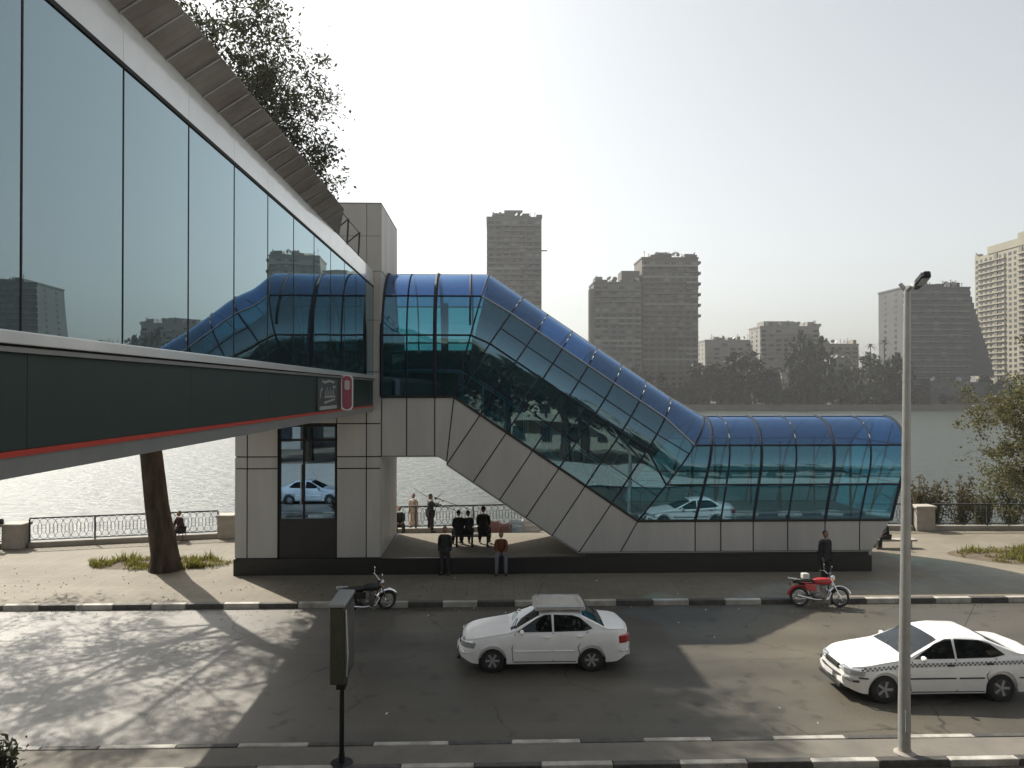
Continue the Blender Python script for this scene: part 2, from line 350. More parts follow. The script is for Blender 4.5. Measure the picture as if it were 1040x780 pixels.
sheet('near_pavement', [(-220, -14), (220, -14), (220, 2.4), (-220, 2.4)], .12, pm('pale_concrete', (.42,.40,.36), .85, 0, .12, .4))

def kerb(name, y0, y1, z1, segs, x0, x1, facing):
    """row of kerb stones painted alternately; white spans listed, elsewhere regular"""
    m = bmesh.new(); mw = MB(); mb = MB()
    x = x0; k = 0; spans = []
    while x < x1:
        wl = segs[0] * random.uniform(.93, 1.07); bl = segs[1] * random.uniform(.93, 1.07)
        spans.append((x, x + wl, 1)); spans.append((x + wl, x + wl + bl, 0)); x += wl + bl
    me = MB(); idx = []
    for a, b_, wht in spans:
        j = random.uniform(-.008, .008)
        n0 = len(me.bm.faces); me.box(a + .006, b_ - .006, y0 + j, y1 + j, -.02, z1 + random.uniform(-.004, .006))
        me.bm.faces.ensure_lookup_table()
        for f in list(me.bm.faces)[n0:]: f.material_index = 0 if wht else 1
    o = me.build(name, M['kerb_white'], bevel=.02); o.data.materials.append(M['kerb_black'])
    return tag(o, kind='structure')
kerb('far_kerb', KY, KY + .2, .165, (1.12, 1.16), -60.2, 60, 0)
# median island between the carriageways
MY0, MY1 = 13.42, 14.42
x_w = at(395, 755, 14.4).x
kerb('median_kerb_far', MY1 - .15, MY1, .13, (1.42, 1.17), x_w - 2.59*16, 60, 0)
x_w2 = onz(680, 777, .12).x
kerb('median_kerb_near', MY0 - .02, MY0 + .14, .13, (1.30, 1.25), x_w2 - 2.55*18, 60, 0)
mi = MB().box(-60, 60, MY0 + .15, MY1 - .16, 0, .115).build('median_island', M['island']); tag(mi, kind='structure')

# ------------------------------------------------------------------ river
wm, nt, N, L, b = newmat('river_water')
b.inputs['Base Color'].default_value = (.05, .06, .055, 1); b.inputs['Roughness'].default_value = .29; b.inputs['IOR'].default_value = 1.33
tc = N.new('ShaderNodeTexCoord')
def wv(sx, sy, scale, det):
    mp = N.new('ShaderNodeMapping'); mp.inputs['Scale'].default_value = (sx, sy, 1); L.new(tc.outputs['Object'], mp.inputs[0])
    n = N.new('ShaderNodeTexNoise'); n.inputs['Scale'].default_value = scale; n.inputs['Detail'].default_value = det; n.inputs['Roughness'].default_value = .6; L.new(mp.outputs[0], n.inputs['Vector']); return n
a1 = wv(.6, 1.2, .8, 5); a2 = wv(.5, 1, 4.5, 4)
b1 = N.new('ShaderNodeBump'); b1.inputs['Distance'].default_value = .55; b1.inputs['Strength'].default_value = 1; L.new(a1.outputs['Fac'], b1.inputs['Height'])
b2 = N.new('ShaderNodeBump'); b2.inputs['Distance'].default_value = .09; b2.inputs['Strength'].default_value = 1; L.new(a2.outputs['Fac'], b2.inputs['Height']); L.new(b1.outputs[0], b2.inputs['Normal'])
L.new(b2.outputs[0], b.inputs['Normal'])
sheet('river', [(-2200, 20.5), (2200, 20.5), (2200, 392), (-2200, 392)], -4, wm)
sheet('far_bank_ground', [(-2400, 391), (2400, 391), (2400, 2600), (-2400, 2600)], -1.2, M['far_soil'])
tag(MB().box(-600, 700, 389.5, 391.2, -4.5, -.9).build('embankment_wall', M['embank']), 'long low stone embankment wall at the foot of the trees on the far bank', 'wall')

# ------------------------------------------------------------------ riverside fence
def segpt(x):
    for a, b_ in zip(FEN, FEN[1:]):
        if a[0] <= x <= b_[0]:
            t = (x - a[0]) / (b_[0] - a[0]); return Vector((x, a[1] + (b_[1] - a[1]) * t, .15))
def stone_post(x, label, wd=.82, h=1.08):
    p = segpt(x); t = thing('stone_post', label, 'post', p, 0, 'stone posts of the riverside railing')
    MB().box(-wd/2, wd/2, -.32, .32, 0, h - .13).build('shaft', M['stone'], t, bevel=.025)
    MB().box(-wd/2 - .06, wd/2 + .06, -.38, .38, h - .128, h).build('cap', M['stone'], t, bevel=.03)
    return p
def railing(xa, xb, label):
    A, B = segpt(xa), segpt(xb); D = B - A; ln = D.length; ang = math.atan2(D.y, D.x)
    t = thing('railing', label, 'railing', A, ang, 'ornamental iron railings along the river')
    MB().box(0, ln, -.14, .14, 0, .22).build('curb', M['concrete'], t, bevel=.015)
    MB().box(0, ln, -.045, .045, 1.22, 1.28).build('top_rail', M['rail_iron'], t)
    MB().box(0, ln, -.02, .02, .29, .33).build('bottom_rail', M['rail_iron'], t)
    n = max(1, round(ln / 2.6))
    for k in range(n + 1): MB().box(ln*k/n - .03, ln*k/n + .03, -.03, .03, .2, 1.22).build('upright', M['rail_iron'], t)
    m = MB(); r = .24; sp = .30; x = r
    c = [(math.cos(2*PI*k/14), math.sin(2*PI*k/14)) for k in range(14)]
    while x < ln - r*.5:
        m.path([(x + r*u, 0, .775 + .44*v) for u, v in c], .011, 3, closed=True)
        m.path([(x + r*.45*u, .012, .775 + .20*v) for u, v in c[::2]], .009, 3, closed=True)
        x += sp
    m.build('ring_pattern', M['rail_iron'], t, normals=False)
xl, xp2, xr = onz(33, 551, .15).x, onz(233, 543, .15).x, onz(961, 546, .15).x
xl = segpt(xl).x
stone_post(xl, 'broad stone post of the riverside railing with a person leaning beside it', .85)
stone_post(xp2 + .15, 'stone post of the riverside railing half hidden by the left edge of the grey tower', .7)
stone_post(xr, 'pale capped stone post of the riverside railing right of the lamp post', .9, 1.2)
railing(xl - 14, xl - .5, 'iron ring railing leaving the picture at its left edge')
railing(xl + .5, xp2 - .25, 'long iron ring railing behind the big tree trunk')
railing(xp2 + .55, 4.6, 'iron ring railing seen through the opening under the stair')
railing(4.7, xr - .5, 'iron ring railing behind the low glass tube')
railing(xr + .5, xr + 11, 'iron ring railing under the leafy tree at the right edge')
# ================================================================== riverside station
SY0, SY1 = 27.3, 31.9; ZR = 29.6
def fx(px, py): return at(px, py, SY0).x
def fz(px, py): return at(px, py, SY0).z
TX0, TX1 = fx(238, 500), fx(387, 500)
st = thing('footbridge_entrance', 'grey panelled footbridge entrance with blue glass tube stepping down to the right by the river', 'entrance hall', ((TX0+12)/2*0 + 2, SY0 + 2.3, .15))
def P(o): # keep geometry in world coordinates below the Empty
    o.matrix_parent_inverse = Matrix.Translation(-Vector(st.location)); return o
PZ = fz(500, 566)                       # plinth top
pend = fx(885, 575)
P(MB().box(TX0 - .02, pend, SY0 - .04, SY1 + .04, .15, PZ).build('plinth', M['plinth'], st, bevel=.01))
P(MB().box(TX1 + .1, fx(600, 540), SY0 + .1, SY1 - .05, PZ + .002, PZ + .012).build('platform_floor', M['floor_tile'], st))
# tower core + cladding panels
TZ = fz(380, 207)
G = .020
dx0, dx1 = fx(283, 500), fx(341, 500)
core = MB()
core.box(TX0 + .05, dx0 - .02, SY0 + .05, SY1 - .05, PZ, TZ - .05).box(dx1 + .02, TX1 - .05, SY0 + .05, SY1 - .05, PZ, TZ - .05)
dz1 = fz(310, 432)
core.box(dx0 - .02, dx1 + .02, SY0 + .05, SY1 - .05, dz1 + .05, TZ - .05)
P(core.build('tower_core', M['darkgap'], st))
xs = [TX0, fx(251, 500), dx0 - .03, dx1 + .03, fx(372, 500), TX1]
zs = [PZ + .01, fz(300, 476), fz(300, 464), dz1 + .06, 7.6, 9.5, 11.3, 12.6, TZ]
for i in range(5):
    for k in range(len(zs) - 1):
        if i == 2 and k < 3: continue
        x0, x1 = xs[i], xs[i+1]
        g_ = G if zs[k] < 7 else .008
        P(MB().box(x0 + g_, x1 - g_, SY0, SY0 + .04, zs[k] + g_, zs[k+1] - g_).build('cladding_panel', M['clad'] if zs[k] < 7 else M['clad_beige'], st, bevel=.006))
for k in range(len(zs) - 1):            # right flank and left flank, four columns each, river side in large sheets
    for j in range(4):
        y0, y1 = SY0 + .04 + (SY1 - SY0 - .04) * j / 4, SY0 + .04 + (SY1 - SY0 - .04) * (j + 1) / 4
        if k % 2 == 0:
            zt = zs[min(k+2, len(zs)-1)]
            P(MB().box(TX1 - .04, TX1, y0 + G, y1 - G, zs[k] + G, zt - G).build('flank_panel', M['clad_beige'], st, bevel=.006))
            if j % 2 == 0: P(MB().box(TX0, TX0 + .04, y0 + G, y1 + (y1 - y0) - G, zs[k] + G, zt - G).build('flank_panel', M['clad_beige'], st, bevel=.006))
P(MB().box(TX0, TX1, SY0 + .01, SY1, TZ + .005, TZ + .05).build('parapet_cap', M['sill'], st))
P(MB().box(TX0 + .02, TX1 - .02, SY1 - .05, SY1, PZ, TZ).build('rear_wall', M['clad_beige'], st))
# door: dark frame, two mirror leaves, transom, pull bar
dz0, dzm, dzt = fz(310, 528), fz(310, 447), dz1
P(MB().box(dx0, dx1, SY0 + .10, SY0 + .16, .2, dz0 + .02).build('door_kick_panel', M['plinth'], st))
P(MB().box(dx0, dx1, SY0 + .9, SY0 + .95, .2, dzt).build('lobby_wall', M['black'], st))
xm = fx(308, 500)
for a, b_ in ((dx0 + .05, xm - .03), (xm + .03, dx1 - .05)):
    d = P(MB().box(a, b_, SY0 + .12, SY0 + .13, dz0 + .03, dzm - .04).build('door_leaf', M['door_glass'], st))
    P(MB().box(a, b_, SY0 + .11, SY0 + .12, dzm + .04, dzt - .06).build('transom_pane', M['door_glass'], st))
fr = MB()
for a, b_ in ((dx0, dx0 + .05), (xm - .03, xm + .03), (dx1 - .05, dx1)): fr.box(a, b_, SY0 + .06, SY0 + .17, dz0 + .02, dzt)
fr.box(dx0, dx1, SY0 + .065, SY0 + .175, dzm - .04, dzm + .04).box(dx0, dx1, SY0 + .065, SY0 + .175, dzt - .06, dzt + .04)
P(fr.build('door_frame', M['black'], st))
h = MB(); hx = xm - .09; h.tube((hx, SY0 + .02, fz(306, 512)), (hx, SY0 + .02, fz(306, 472)), .022)
for zz in (fz(306, 506), fz(306, 478)): h.tube((hx, SY0 + .02, zz), (hx, SY0 + .12, zz), .015)
P(h.build('pull_handle', M['steel_light'], st))

# ---- glass tube: stations (xb, zb, xt, zt) from the tower to the far end
def base(px, py): p = at(px, py, SY0); return p.x, p.z
def top(px, py): p = at(px, py, ZR); return p.x, p.z
zU, zUt = base(430, 403)[1], top(440, 279.5)[1]
zL, zLt = base(760, 528.5)[1], top(800, 422.5)[1]
kb, kt = base(461, 402), top(497, 280.5)
lb, lt = base(648, 528.5), top(712, 423)
slope = math.atan2(zU - zL, lb[0] - kb[0]); ts = math.tan(slope)
perp = (zUt - zU + ts * (kt[0] - kb[0])) * math.cos(slope)
pv_ = (math.sin(slope) * perp, math.cos(slope) * perp)
S = []
for px in (387.5, 413, 441.5): x = fx(px, 403); S.append(('u', x, zU, x, zUt))
S.append(('k', kb[0], zU, kt[0], zUt))
nsl = 7
for i in range(nsl):
    t = i / nsl; x = kb[0] + (lb[0] - kb[0]) * t; z = zU + (zL - zU) * t
    S.append(('s', x, z, x + pv_[0], z + pv_[1]))
S.append(('m', lb[0], zL, lt[0], zLt))
for pb, pt_ in ((706, 714.5), (732, 729), (765, 759), (800, 792), (838, 828), (873, 864), (905, 898)):
    S.append(('l', base(pb, 528.5)[0], zL, top(pt_, 424)[0] if pb > 900 or pb < 720 else max(base(pb, 528.5)[0], top(pt_, 424)[0]), zLt))
T0 = .45
def off_(t):
    s = max(0, (t - T0) / (1 - T0)); return (ZR - SY0) * (1 - math.sqrt(max(0, 1 - s*s)))
TT = [0, .15, .30, .45, .55, .63, .70, .77, .83, .88, .92, .955, .98, .993, 1]
def pt(s, t, side, grow=0):
    _, xb, zb, xt, zt = s
    y = SY0 + off_(t) if side == 0 else SY1 - off_(t)
    return Vector((xb + (xt - xb) * t, y - grow if side == 0 else y + grow, zb + (zt - zb) * t))
def lastdir(s): return 0
def pur(i):   # purlin fractions at a station
    kind = S[i][0]
    return (.47, .78) if kind in 'uk' else (.50, .80) if kind == 's' else (.35, .73) if kind in 'lm' else (.47, .78)
def trange(a, b_): return [a] + [t for t in TT if a + .01 < t < b_ - .01] + [b_]
for i in range(len(S) - 1):
    A, B = S[i], S[i+1]
    pa, pb = pur(i), pur(i+1)
    for side in (0, 1):
        m = MB()
        K = 10
        m.grid([[pt(A, pa[1]*k/K, side), pt(B, pb[1]*k/K, side)] for k in range(K+1)])
        opaque = side == 1 and A[0] in 'sk' and not (A[0] == 'k' and False)
        P(m.build('side_glass' if not opaque else 'rear_glass', M['tube_side'], st, smooth=True, weld=True, normals=False))
    m = MB(); K = 14
    rows = [[pt(A, pa[1] + (1-pa[1])*k/K, 0), pt(B, pb[1] + (1-pb[1])*k/K, 0)] for k in range(K+1)]
    rows += [[pt(A, pa[1] + (1-pa[1])*k/K, 1), pt(B, pb[1] + (1-pb[1])*k/K, 1)] for k in range(K-1, -1, -1)]
    m.grid(rows); P(m.build('roof_glass', M['tube_roof'], st, smooth=True, weld=True, normals=False))
# ribs
for i, s in enumerate(S):
    pts = [pt(s, t, 0, .004) for t in TT] + [pt(s, t, 1, .004) for t in TT[-2::-1]]
    r = .055 if s[0] == 'l' and i % 2 == 0 else .034
    if i == 2: r = .08
    if i in (0,): r = .07
    P(MB().path(pts, r, 6).build('rib', M['steel_blue'], st))
    if s[0] in 'ls':       # little glazing clamps catching the light on the roof
        c = MB()
        for t in (.80 if s[0] == 'l' else .86, .93):
            q = pt(s, t, 0, .05); q2 = pt(s, min(1, t + .035), 0, .05); c.tube(q, q2, .016, n=5)
        P(c.build('glazing_clamp', M['steel_light'], st))
xx = top(479, 282)[0]; sx = ('u', xx, zU, xx, zUt)
P(MB().path([pt(sx, t, 0, .01) for t in TT if t >= .5] + [pt(sx, t, 1, .01) for t in TT[::-1] if t >= .05], .045, 6).build('rib', M['steel_blue'], st))
# purlins (broken at the kinks where the fractions change)
for which in (0, 1):
    for side in (0, 1):
        for (a, b_, mt) in ((0, 3, 'steel_dark'), (3, 11, 'steel_light' if side == 0 else 'steel_dark'), (11, len(S) - 1, 'steel_dark')):
            pts = [pt(S[i], pur(i)[which], side, .02) for i in range(a, b_ + 1)]
            P(MB().path(pts, .038 if which == 0 else .034, 6).build('purlin', M[mt] if which == 1 or mt == 'steel_dark' else M['steel_blue'], st))
P(MB().path([pt(s, 1, 0) + Vector((0, 0, .01)) for s in S], .035, 6).build('ridge_bar', M['ridge_highlight'], st))  # white colour paints in the highlight along the ridge
for side in (0, 1):
    P(MB().path([pt(s, 0, side, .01) for s in S], .05, 6).build('bottom_rail', M['black'], st))
# end wall of glass
e = S[-1]; m = MB()
ring = [pt(e, t, 0) for t in TT] + [pt(e, t, 1) for t in TT[-2::-1]]
m.face(ring); P(m.build('end_glass', M['tube_side'], st, normals=False))
em = MB()
for y in (SY0 + 1.55, SY1 - 1.55): 
    t = .93; em.tube((e[1] + .02, y, e[2]), (e[1] + (e[3]-e[1])*t, y, e[2] + (e[4]-e[2])*t), .04, n=6)
for t in (.35, .73): em.tube(pt(e, t, 0), pt(e, t, 1), .04, n=6)
P(em.build('end_frame', M['steel_blue'], st))
# cladding below the glass
cb = 2.23; dn = (-math.sin(slope) * cb, -math.cos(slope) * cb)
zUb = base(430, 463.5)[1]; zLb = base(760, 560)[1]
kbb = base(443.5, 463.5)
def ext(x, z): return x + dn[0], z + dn[1]
tops = [(fx(387.5, 403), zU), (fx(413, 403), zU), (fx(441.5, 403), zU), (kb[0], zU)] + [(s[1], s[2]) for s in S[5:11]] + [(lb[0], zL)] + [(s[1], zL) for s in S[12:]]
bots = [(tops[0][0], zUb), (tops[1][0], zUb), (tops[2][0], zUb), (fx(453.5, 468), base(453.5, 469)[1])] + [ext(s[1], s[2]) for s in S[5:11]]
bots = [(x, max(z, zLb)) for x, z in bots]
bots += [(fx(630, 560), zLb)] + [(s[1], zLb) for s in S[12:-1]] + [(fx(886, 560), zLb)]
# slope bottoms that would pass below the plinth slide along the seam instead
for k in range(4, 10):
    tx, tz = tops[k]; ux, uz = dn[0] / cb, dn[1] / cb
    L_ = min(cb, (tz - zLb) / -uz); bots[k] = (tx + ux * L_, tz + uz * L_)
def corner():  # lower edge meets the plinth line here
    (x1, z1), (x2, z2) = bots[5], bots[6]
    return x1 + (x2 - x1) * (zLb - z1) / (z2 - z1 + 1e-9), zLb
polys = []
for k in range(len(tops) - 1):
    a, b_, c, d = tops[k], tops[k+1], bots[k+1], bots[k]
    poly = [d, c, b_, a]
    if k == 2: poly = [d, kbb, c, b_, a]
    polys.append(poly)
def shrink(poly, g):
    cx = sum(p[0] for p in poly) / len(poly); cz = sum(p[1] for p in poly) / len(poly); n = len(poly); out = []
    for i in range(n):
        p0, p1, p2 = Vector(poly[i-1]), Vector(poly[i]), Vector(poly[(i+1) % n])
        d1 = (p1 - p0).normalized(); d2 = (p2 - p1).normalized()
        n1 = Vector((-d1.y, d1.x)); n2 = Vector((-d2.y, d2.x))
        bis = (n1 + n2); bis = bis / max(.3, bis.length_squared) * 2
        out.append(tuple(p1 + bis * g))
    return out
for poly in polys:
    q = shrink(poly, .022)
    P(MB().prism(q, SY0, SY0 + .045).build('cladding_panel', M['clad'], st, bevel=.006))
    P(MB().prism(q, SY1 - .045, SY1).build('cladding_panel', M['clad'], st))
# body of the stair behind the panels: decks, soffits
body = MB()
for poly in polys: body.prism(poly, SY0 + .05, SY1 - .05)
P(body.build('deck_body', M['darkgap'], st, weld=False))
sof = MB()
for k in range(len(polys)):
    a, b_ = polys[k][0], polys[k][1]
    q = [(a[0], a[1] - .03), (b_[0], b_[1] - .03), (b_[0], b_[1] - .004), (a[0], a[1] - .004)]
    if b_[0] - a[0] > .02: sof.prism(q, SY0 + .01, SY1 - .01)
P(sof.build('soffit', M['clad'], st))
P(MB().box(fx(594, 560), fx(884, 560) - .05, SY0 + .03, SY1 - .03, PZ + .002, zLb - .03).build('recessed_base', M['plinth'], st))
# inside: upper floor, steps, handrails, rear parapet, stair lining
nst = 27; stp = MB()
for i in range(nst):
    x0 = kb[0] + .2 + (lb[0] - kb[0]) * i / nst; x1 = kb[0] + .2 + (lb[0] - kb[0]) * (i + 1) / nst; z1 = zU + .1 + (zL - zU) * (i + .3) / nst
    stp.box(x0, x1, SY0 + .35, SY1 - .4, z1 - .35, z1)
P(stp.build('stair_flight', M['sill'], st))
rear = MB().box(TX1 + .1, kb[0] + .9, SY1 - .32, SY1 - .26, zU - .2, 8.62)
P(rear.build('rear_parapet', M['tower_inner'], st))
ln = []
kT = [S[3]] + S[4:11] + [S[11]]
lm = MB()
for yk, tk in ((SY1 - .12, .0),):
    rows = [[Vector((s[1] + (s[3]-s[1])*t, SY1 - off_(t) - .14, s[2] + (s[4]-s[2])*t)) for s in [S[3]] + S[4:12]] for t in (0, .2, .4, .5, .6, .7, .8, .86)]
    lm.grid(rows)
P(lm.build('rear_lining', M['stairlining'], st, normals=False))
for k in range(1, 8):
    s = S[3 + k]; q0 = Vector((s[1] + (s[3]-s[1])*.04, SY1 - .34, s[2] + (s[4]-s[2])*.04)); q1 = Vector((s[1] + (s[3]-s[1])*.70, SY1 - .34 - off_(.70), s[2] + (s[4]-s[2])*.70))
    P(MB().tube(q0, q1, .035, n=6).build('inner_strut', M['steel_light'] if k % 2 else M['steel_dark'], st))
for tt, mt in ((.22, 'steel_light'), (.36, 'steel_dark'), (.56, 'steel_light'), (.68, 'steel_dark')):
    P(MB().path([Vector((s[1] + (s[3]-s[1])*tt, SY1 - .30 - off_(tt), s[2] + (s[4]-s[2])*tt)) for s in S[4:12]], .03, 6).build('inner_rail', M[mt], st))
for tt, n_ in ((.24, 'glazing_bar'), (.65, 'glazing_bar')):
    P(MB().path([pt(s, tt, 0, .012) for s in S[4:12]], .018, 5).build(n_, M['steel_dark'], st))
hr = MB()
for yy in (SY0 + .55, (SY0 + SY1) / 2, SY1 - .6):
    a = Vector((kb[0] + .2, yy, zU + 1.0)); b_ = Vector((lb[0] + .2, yy, zL + 1.0))
    hr.path([a + Vector((-2.2, 0, 0)), a, b_, b_ + Vector((2.2, 0, 0))], .03, 6)
    for k in range(9):
        q = a.lerp(b_, k / 8); hr.tube(q, q - Vector((0, 0, 1.0)), .022, n=5)
P(hr.build('handrail', M['steel_light'], st))
cl = MB()
for px in (732, 800, 873): 
    x = fx(px, 500); cl.tube((x, SY1 - .7, zL), (x, SY1 - .7, zL + 2.9), .05, n=8); cl.tube((x, SY0 + .7, zL), (x, SY0 + .7, zL + 2.9), .05, n=8)
P(cl.build('inner_post', M['steel_blue'], st))
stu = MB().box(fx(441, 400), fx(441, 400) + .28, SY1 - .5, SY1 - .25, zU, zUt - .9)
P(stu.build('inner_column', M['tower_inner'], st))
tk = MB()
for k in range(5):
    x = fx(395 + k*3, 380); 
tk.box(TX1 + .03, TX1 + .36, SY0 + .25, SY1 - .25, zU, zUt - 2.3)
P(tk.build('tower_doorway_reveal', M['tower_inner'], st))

# ================================================================== footbridge
BX1, BX0 = at(379, 396, SY0).x, TX0 + .05
BY0, BY1 = -11.8, SY0 - .02
br = thing('footbridge', 'covered footbridge with mirror glass and dark green band running in from the left', 'footbridge', ((BX0 + BX1)/2, 8, 6.1))
def Q(o): o.matrix_parent_inverse = Matrix.Translation(-Vector(br.location)); return o
a = abs(BX1); H = CAM.z
z_soff, z_red0, z_red1, z_gr1 = H - .185*a, H - .141*a, H - .128*a, H + .078*a
z_sill0, z_g0, z_g1, z_f1 = H + .094*a, H + .124*a, H + .882*a, H + 1.02*a
Q(MB().box(BX0, BX1 - .06, BY0, BY1, z_soff, z_gr1).build('deck', M['concrete'], br))
Q(MB().box(BX0 + .02, BX1 - .04, BY0, BY1, z_gr1 + .003, z_sill0 + .1).build('floor', M['floor_tile'], br))
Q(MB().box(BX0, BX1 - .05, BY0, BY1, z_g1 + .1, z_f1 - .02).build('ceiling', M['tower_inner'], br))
for s_, xo in ((1, BX1), (-1, BX0)):
    def bx(x0, x1, z0, z1, y0=BY0, y1=BY1):
        X = sorted((xo + s_*x0, xo + s_*x1)); return MB().box(X[0], X[1], y0, y1, z0, z1)
    Q(bx(-.055, -.015, z_soff, z_red0 - .004).build('edge_beam', M['sill'], br))
    Q(bx(-.055, .012, z_red0, z_red1).build('red_stripe', M['red'], br))
    # green band in long sheets with fine joints
    y = BY0
    while y < BY1 - .1:
        y2 = min(BY1, y + 3.76); Q(bx(-.055, 0, z_red1 + .004, z_gr1, y + .004, y2 - .004).build('green_band_panel', M['green'], br)); y = y2
    Q(bx(-.05, .05, z_gr1 + .003, z_gr1 + .05).build('lower_ledge', M['sill'], br))
    Q(bx(-.05, .015, z_gr1 + .053, z_sill0).build('ledge_groove', M['black'], br))
    Q(bx(-.05, .09, z_sill0 + .003, z_g0 - .005).build('sill', M['fascia'], br, bevel=.01))
    Q(bx(-.04, .02, z_g1 - .02, z_g1 + .035).build('glazing_channel', M['black'], br))
    y0 = 6.9 - 1.876 * 10; k = 0
    while y0 < BY1 - .05:
        ya, yb = max(BY0, y0), min(BY1, y0 + 1.876)
        if yb > ya + .1:
            th = random.uniform(-.0025, .0025)
            o = Q(bx(-.012, 0, z_g0, z_g1 - .025, ya + .012, yb - .012).build('glass_pane', M['bridge_glass'], br))
            Q(bx(-.03, .006, z_g0, z_g1 - .02, yb - .011, yb + .011).build('pane_joint', M['black'], br))
            if s_ == 1 or k % 2 == 0:
                Q(bx(-.04, 0, z_g1 + .04, z_f1, ya + .003, yb - .003).build('fascia_panel', M['fascia'], br, bevel=.004))
        y0 += 1.876; k += 1
ceil = MB()
# tin eave: sheets lapped along the bridge, tilted up and outwards
sheet_l = .62; y = BY0
YE = 19.3
while y < YE:
    y2 = min(YE, y + sheet_l); m = MB()
    n = 10; rows = []
    for k in range(n + 1):
        yy = y + (y2 - y) * k / n; dz = .010 * math.sin(yy * 2*PI / .19)
        rows.append([(BX1 - .1, yy, z_f1 - .06 + dz), (BX1 + .50, yy, z_f1 + .32 + dz)])
    m.grid(rows); 
    o = Q(m.build('eave_sheet', M['tin'], br, normals=False)); sl = o.modifiers.new('thick', 'SOLIDIFY'); sl.thickness = .012
    if k: Q(MB().tube((BX1 + .01, y, z_f1 - .02), (BX1 + .485, y, z_f1 + .29), .017, n=5).build('eave_rafter', M['steel_light'], br))
    y = y2
# tapered end of the eave towards the tower and its brackets
m = MB(); y = YE; k = 0; rows = []
while y <= 25.6:
    f = 1 - (y - YE) / 2.2; rows.append([(BX1 - .1, y, z_f1 - .06), (BX1 - .1 + .60 * max(.2, f), y, z_f1 - .06 + .38 * max(.2, f))]); y += .45
m.grid(rows); o = Q(m.build('eave_end', M['tin'], br, normals=False)); sl = o.modifiers.new('thick', 'SOLIDIFY'); sl.thickness = .012
m = MB(); n = 46
rows = [[(BX0 - .2, BY0, z_f1 + .0 ), (BX0 - .2, BY1, z_f1 + .0)], [((BX0+BX1)/2, BY0, z_f1 + .12), ((BX0+BX1)/2, BY1, z_f1 + .12)], [(BX1 - .09, BY0, z_f1 - .05), (BX1 - .09, BY1, z_f1 - .05)]]
m.grid(rows); Q(m.build('roof_sheet', M['tin'], br, normals=False))
m = MB()
for yy in (20.5, 22.3, 24.2): m.tube((BX1 + .0, yy, z_f1 - .02), (BX1 + .04, yy, z_f1 + .75), .03, n=5); m.tube((BX1 + .04, yy, z_f1 + .75), (BX1 - .9, yy + .3, z_f1 + .05), .02, n=5)
m.tube((BX1 + .04, 20.5, z_f1 + .72), (BX1 + .04, 24.2, z_f1 + .72), .015, n=5)
Q(m.build('roof_bracket', M['steel_dark'], br))
lm = MB()
for y in range(-8, 27, 4): lm.box(-6.95, -6.75, y, y + 1.2, z_g1 - .02, z_g1 + .04)

# blade sign and poster on the green band
def stroke(mb, pts, x, wd=.03, th=.006):
    for (y0, z0), (y1, z1) in zip(pts, pts[1:]):
        d = Vector((y1 - y0, z1 - z0)); L_ = d.length; d.normalize(); n_ = Vector((-d.y, d.x)) * wd/2
        q = [(y0 + n_.x, z0 + n_.y), (y1 + n_.x, z1 + n_.y), (y1 - n_.x, z1 - n_.y), (y0 - n_.x, z0 - n_.y)]
        mb.prism(q, x, x + th, 'x')
py0, py1 = (BX1 * F / (323 - 498)), (BX1 * F / (343 - 498))
pz0, pz1 = z_red1 + .02, z_gr1 - .03
po = thing('poster_panel', 'dark poster panel with pale lettering on the green band beside the red sign', 'poster', (BX1, (py0+py1)/2, pz0))
def QQ(o, r): o.matrix_parent_inverse = Matrix.Translation(-Vector(r.location)); return o
QQ(MB().box(BX1 + .003, BX1 + .03, py0, py1, pz0, pz1).build('board', pm('poster_board', (.05,.055,.055), .5, 0, .1, 3), po), po)
pw = pm('poster_print', (.30,.31,.30), .6)
m = MB(); X = BX1 + .031; wy = py1 - py0; hz_ = pz1 - pz0
def U(u, v): return py0 + u*wy, pz0 + v*hz_
for k in range(6): stroke(m, [U(.34 + k*.085, .42), U(.34 + k*.085, .62 + .1*(k % 2))], X, .05)
stroke(m, [U(.30, .42), U(.86, .42)], X, .05); stroke(m, [U(.12, .40), U(.12, .60), U(.20, .68)], X, .06)
stroke(m, [U(.30, .24), U(.82, .33)], X, .05); stroke(m, [U(.18, .92), U(.30, .86), U(.52, .92), U(.80, .88)], X, .06)
stroke(m, [U(.08, .08), U(.92, .08)], X, .09); stroke(m, [U(.72, .75), U(.88, .72)], X, .05)
QQ(m.build('lettering', pw, po), po)
sy = BX1 * F / (349 - 498)
bs = thing('blade_sign', 'rounded red and white blade sign sticking out from the green band', 'sign', (BX1, sy, z_red1))
zc, hh, ww = (z_red1 + z_gr1)/2 + .03, .52, .27
def rr(w_, h_, n=6, r=.14):
    out = []
    for cx, cz, a0 in ((w_-r, h_-r, 0), (-w_+r, h_-r, 90), (-w_+r, -h_+r, 180), (w_-r, -h_+r, 270)):
        for k in range(n+1): out.append((cx + r*math.cos(R(a0 + 90*k/n)), cz + r*math.sin(R(a0 + 90*k/n))))
    return out
Ms = Matrix.Translation((BX1 + .03 + ww/2 - .1, sy, zc)) @ Matrix.Rotation(R(38), 4, 'Z')
QQ(MB().prism(rr(ww/2 + .07, hh), -.13, .13, 'y', Ms).build('case', pm('sign_white', (.55,.53,.53), .4), bs, bevel=.01), bs)
QQ(MB().prism([(p[0], p[1]*.93) for p in rr(ww/2 + .02, hh)], -.137, .137, 'y', Ms).build('face', pm('sign_red', (.22,.025,.05), .4), bs), bs)
QQ(MB().prism([(x*.6, .22 + z*.28) for x, z in rr(ww/2, .5)], -.143, .143, 'y', Ms).build('emblem', pm('sign_pale', (.38,.33,.34), .4), bs), bs)
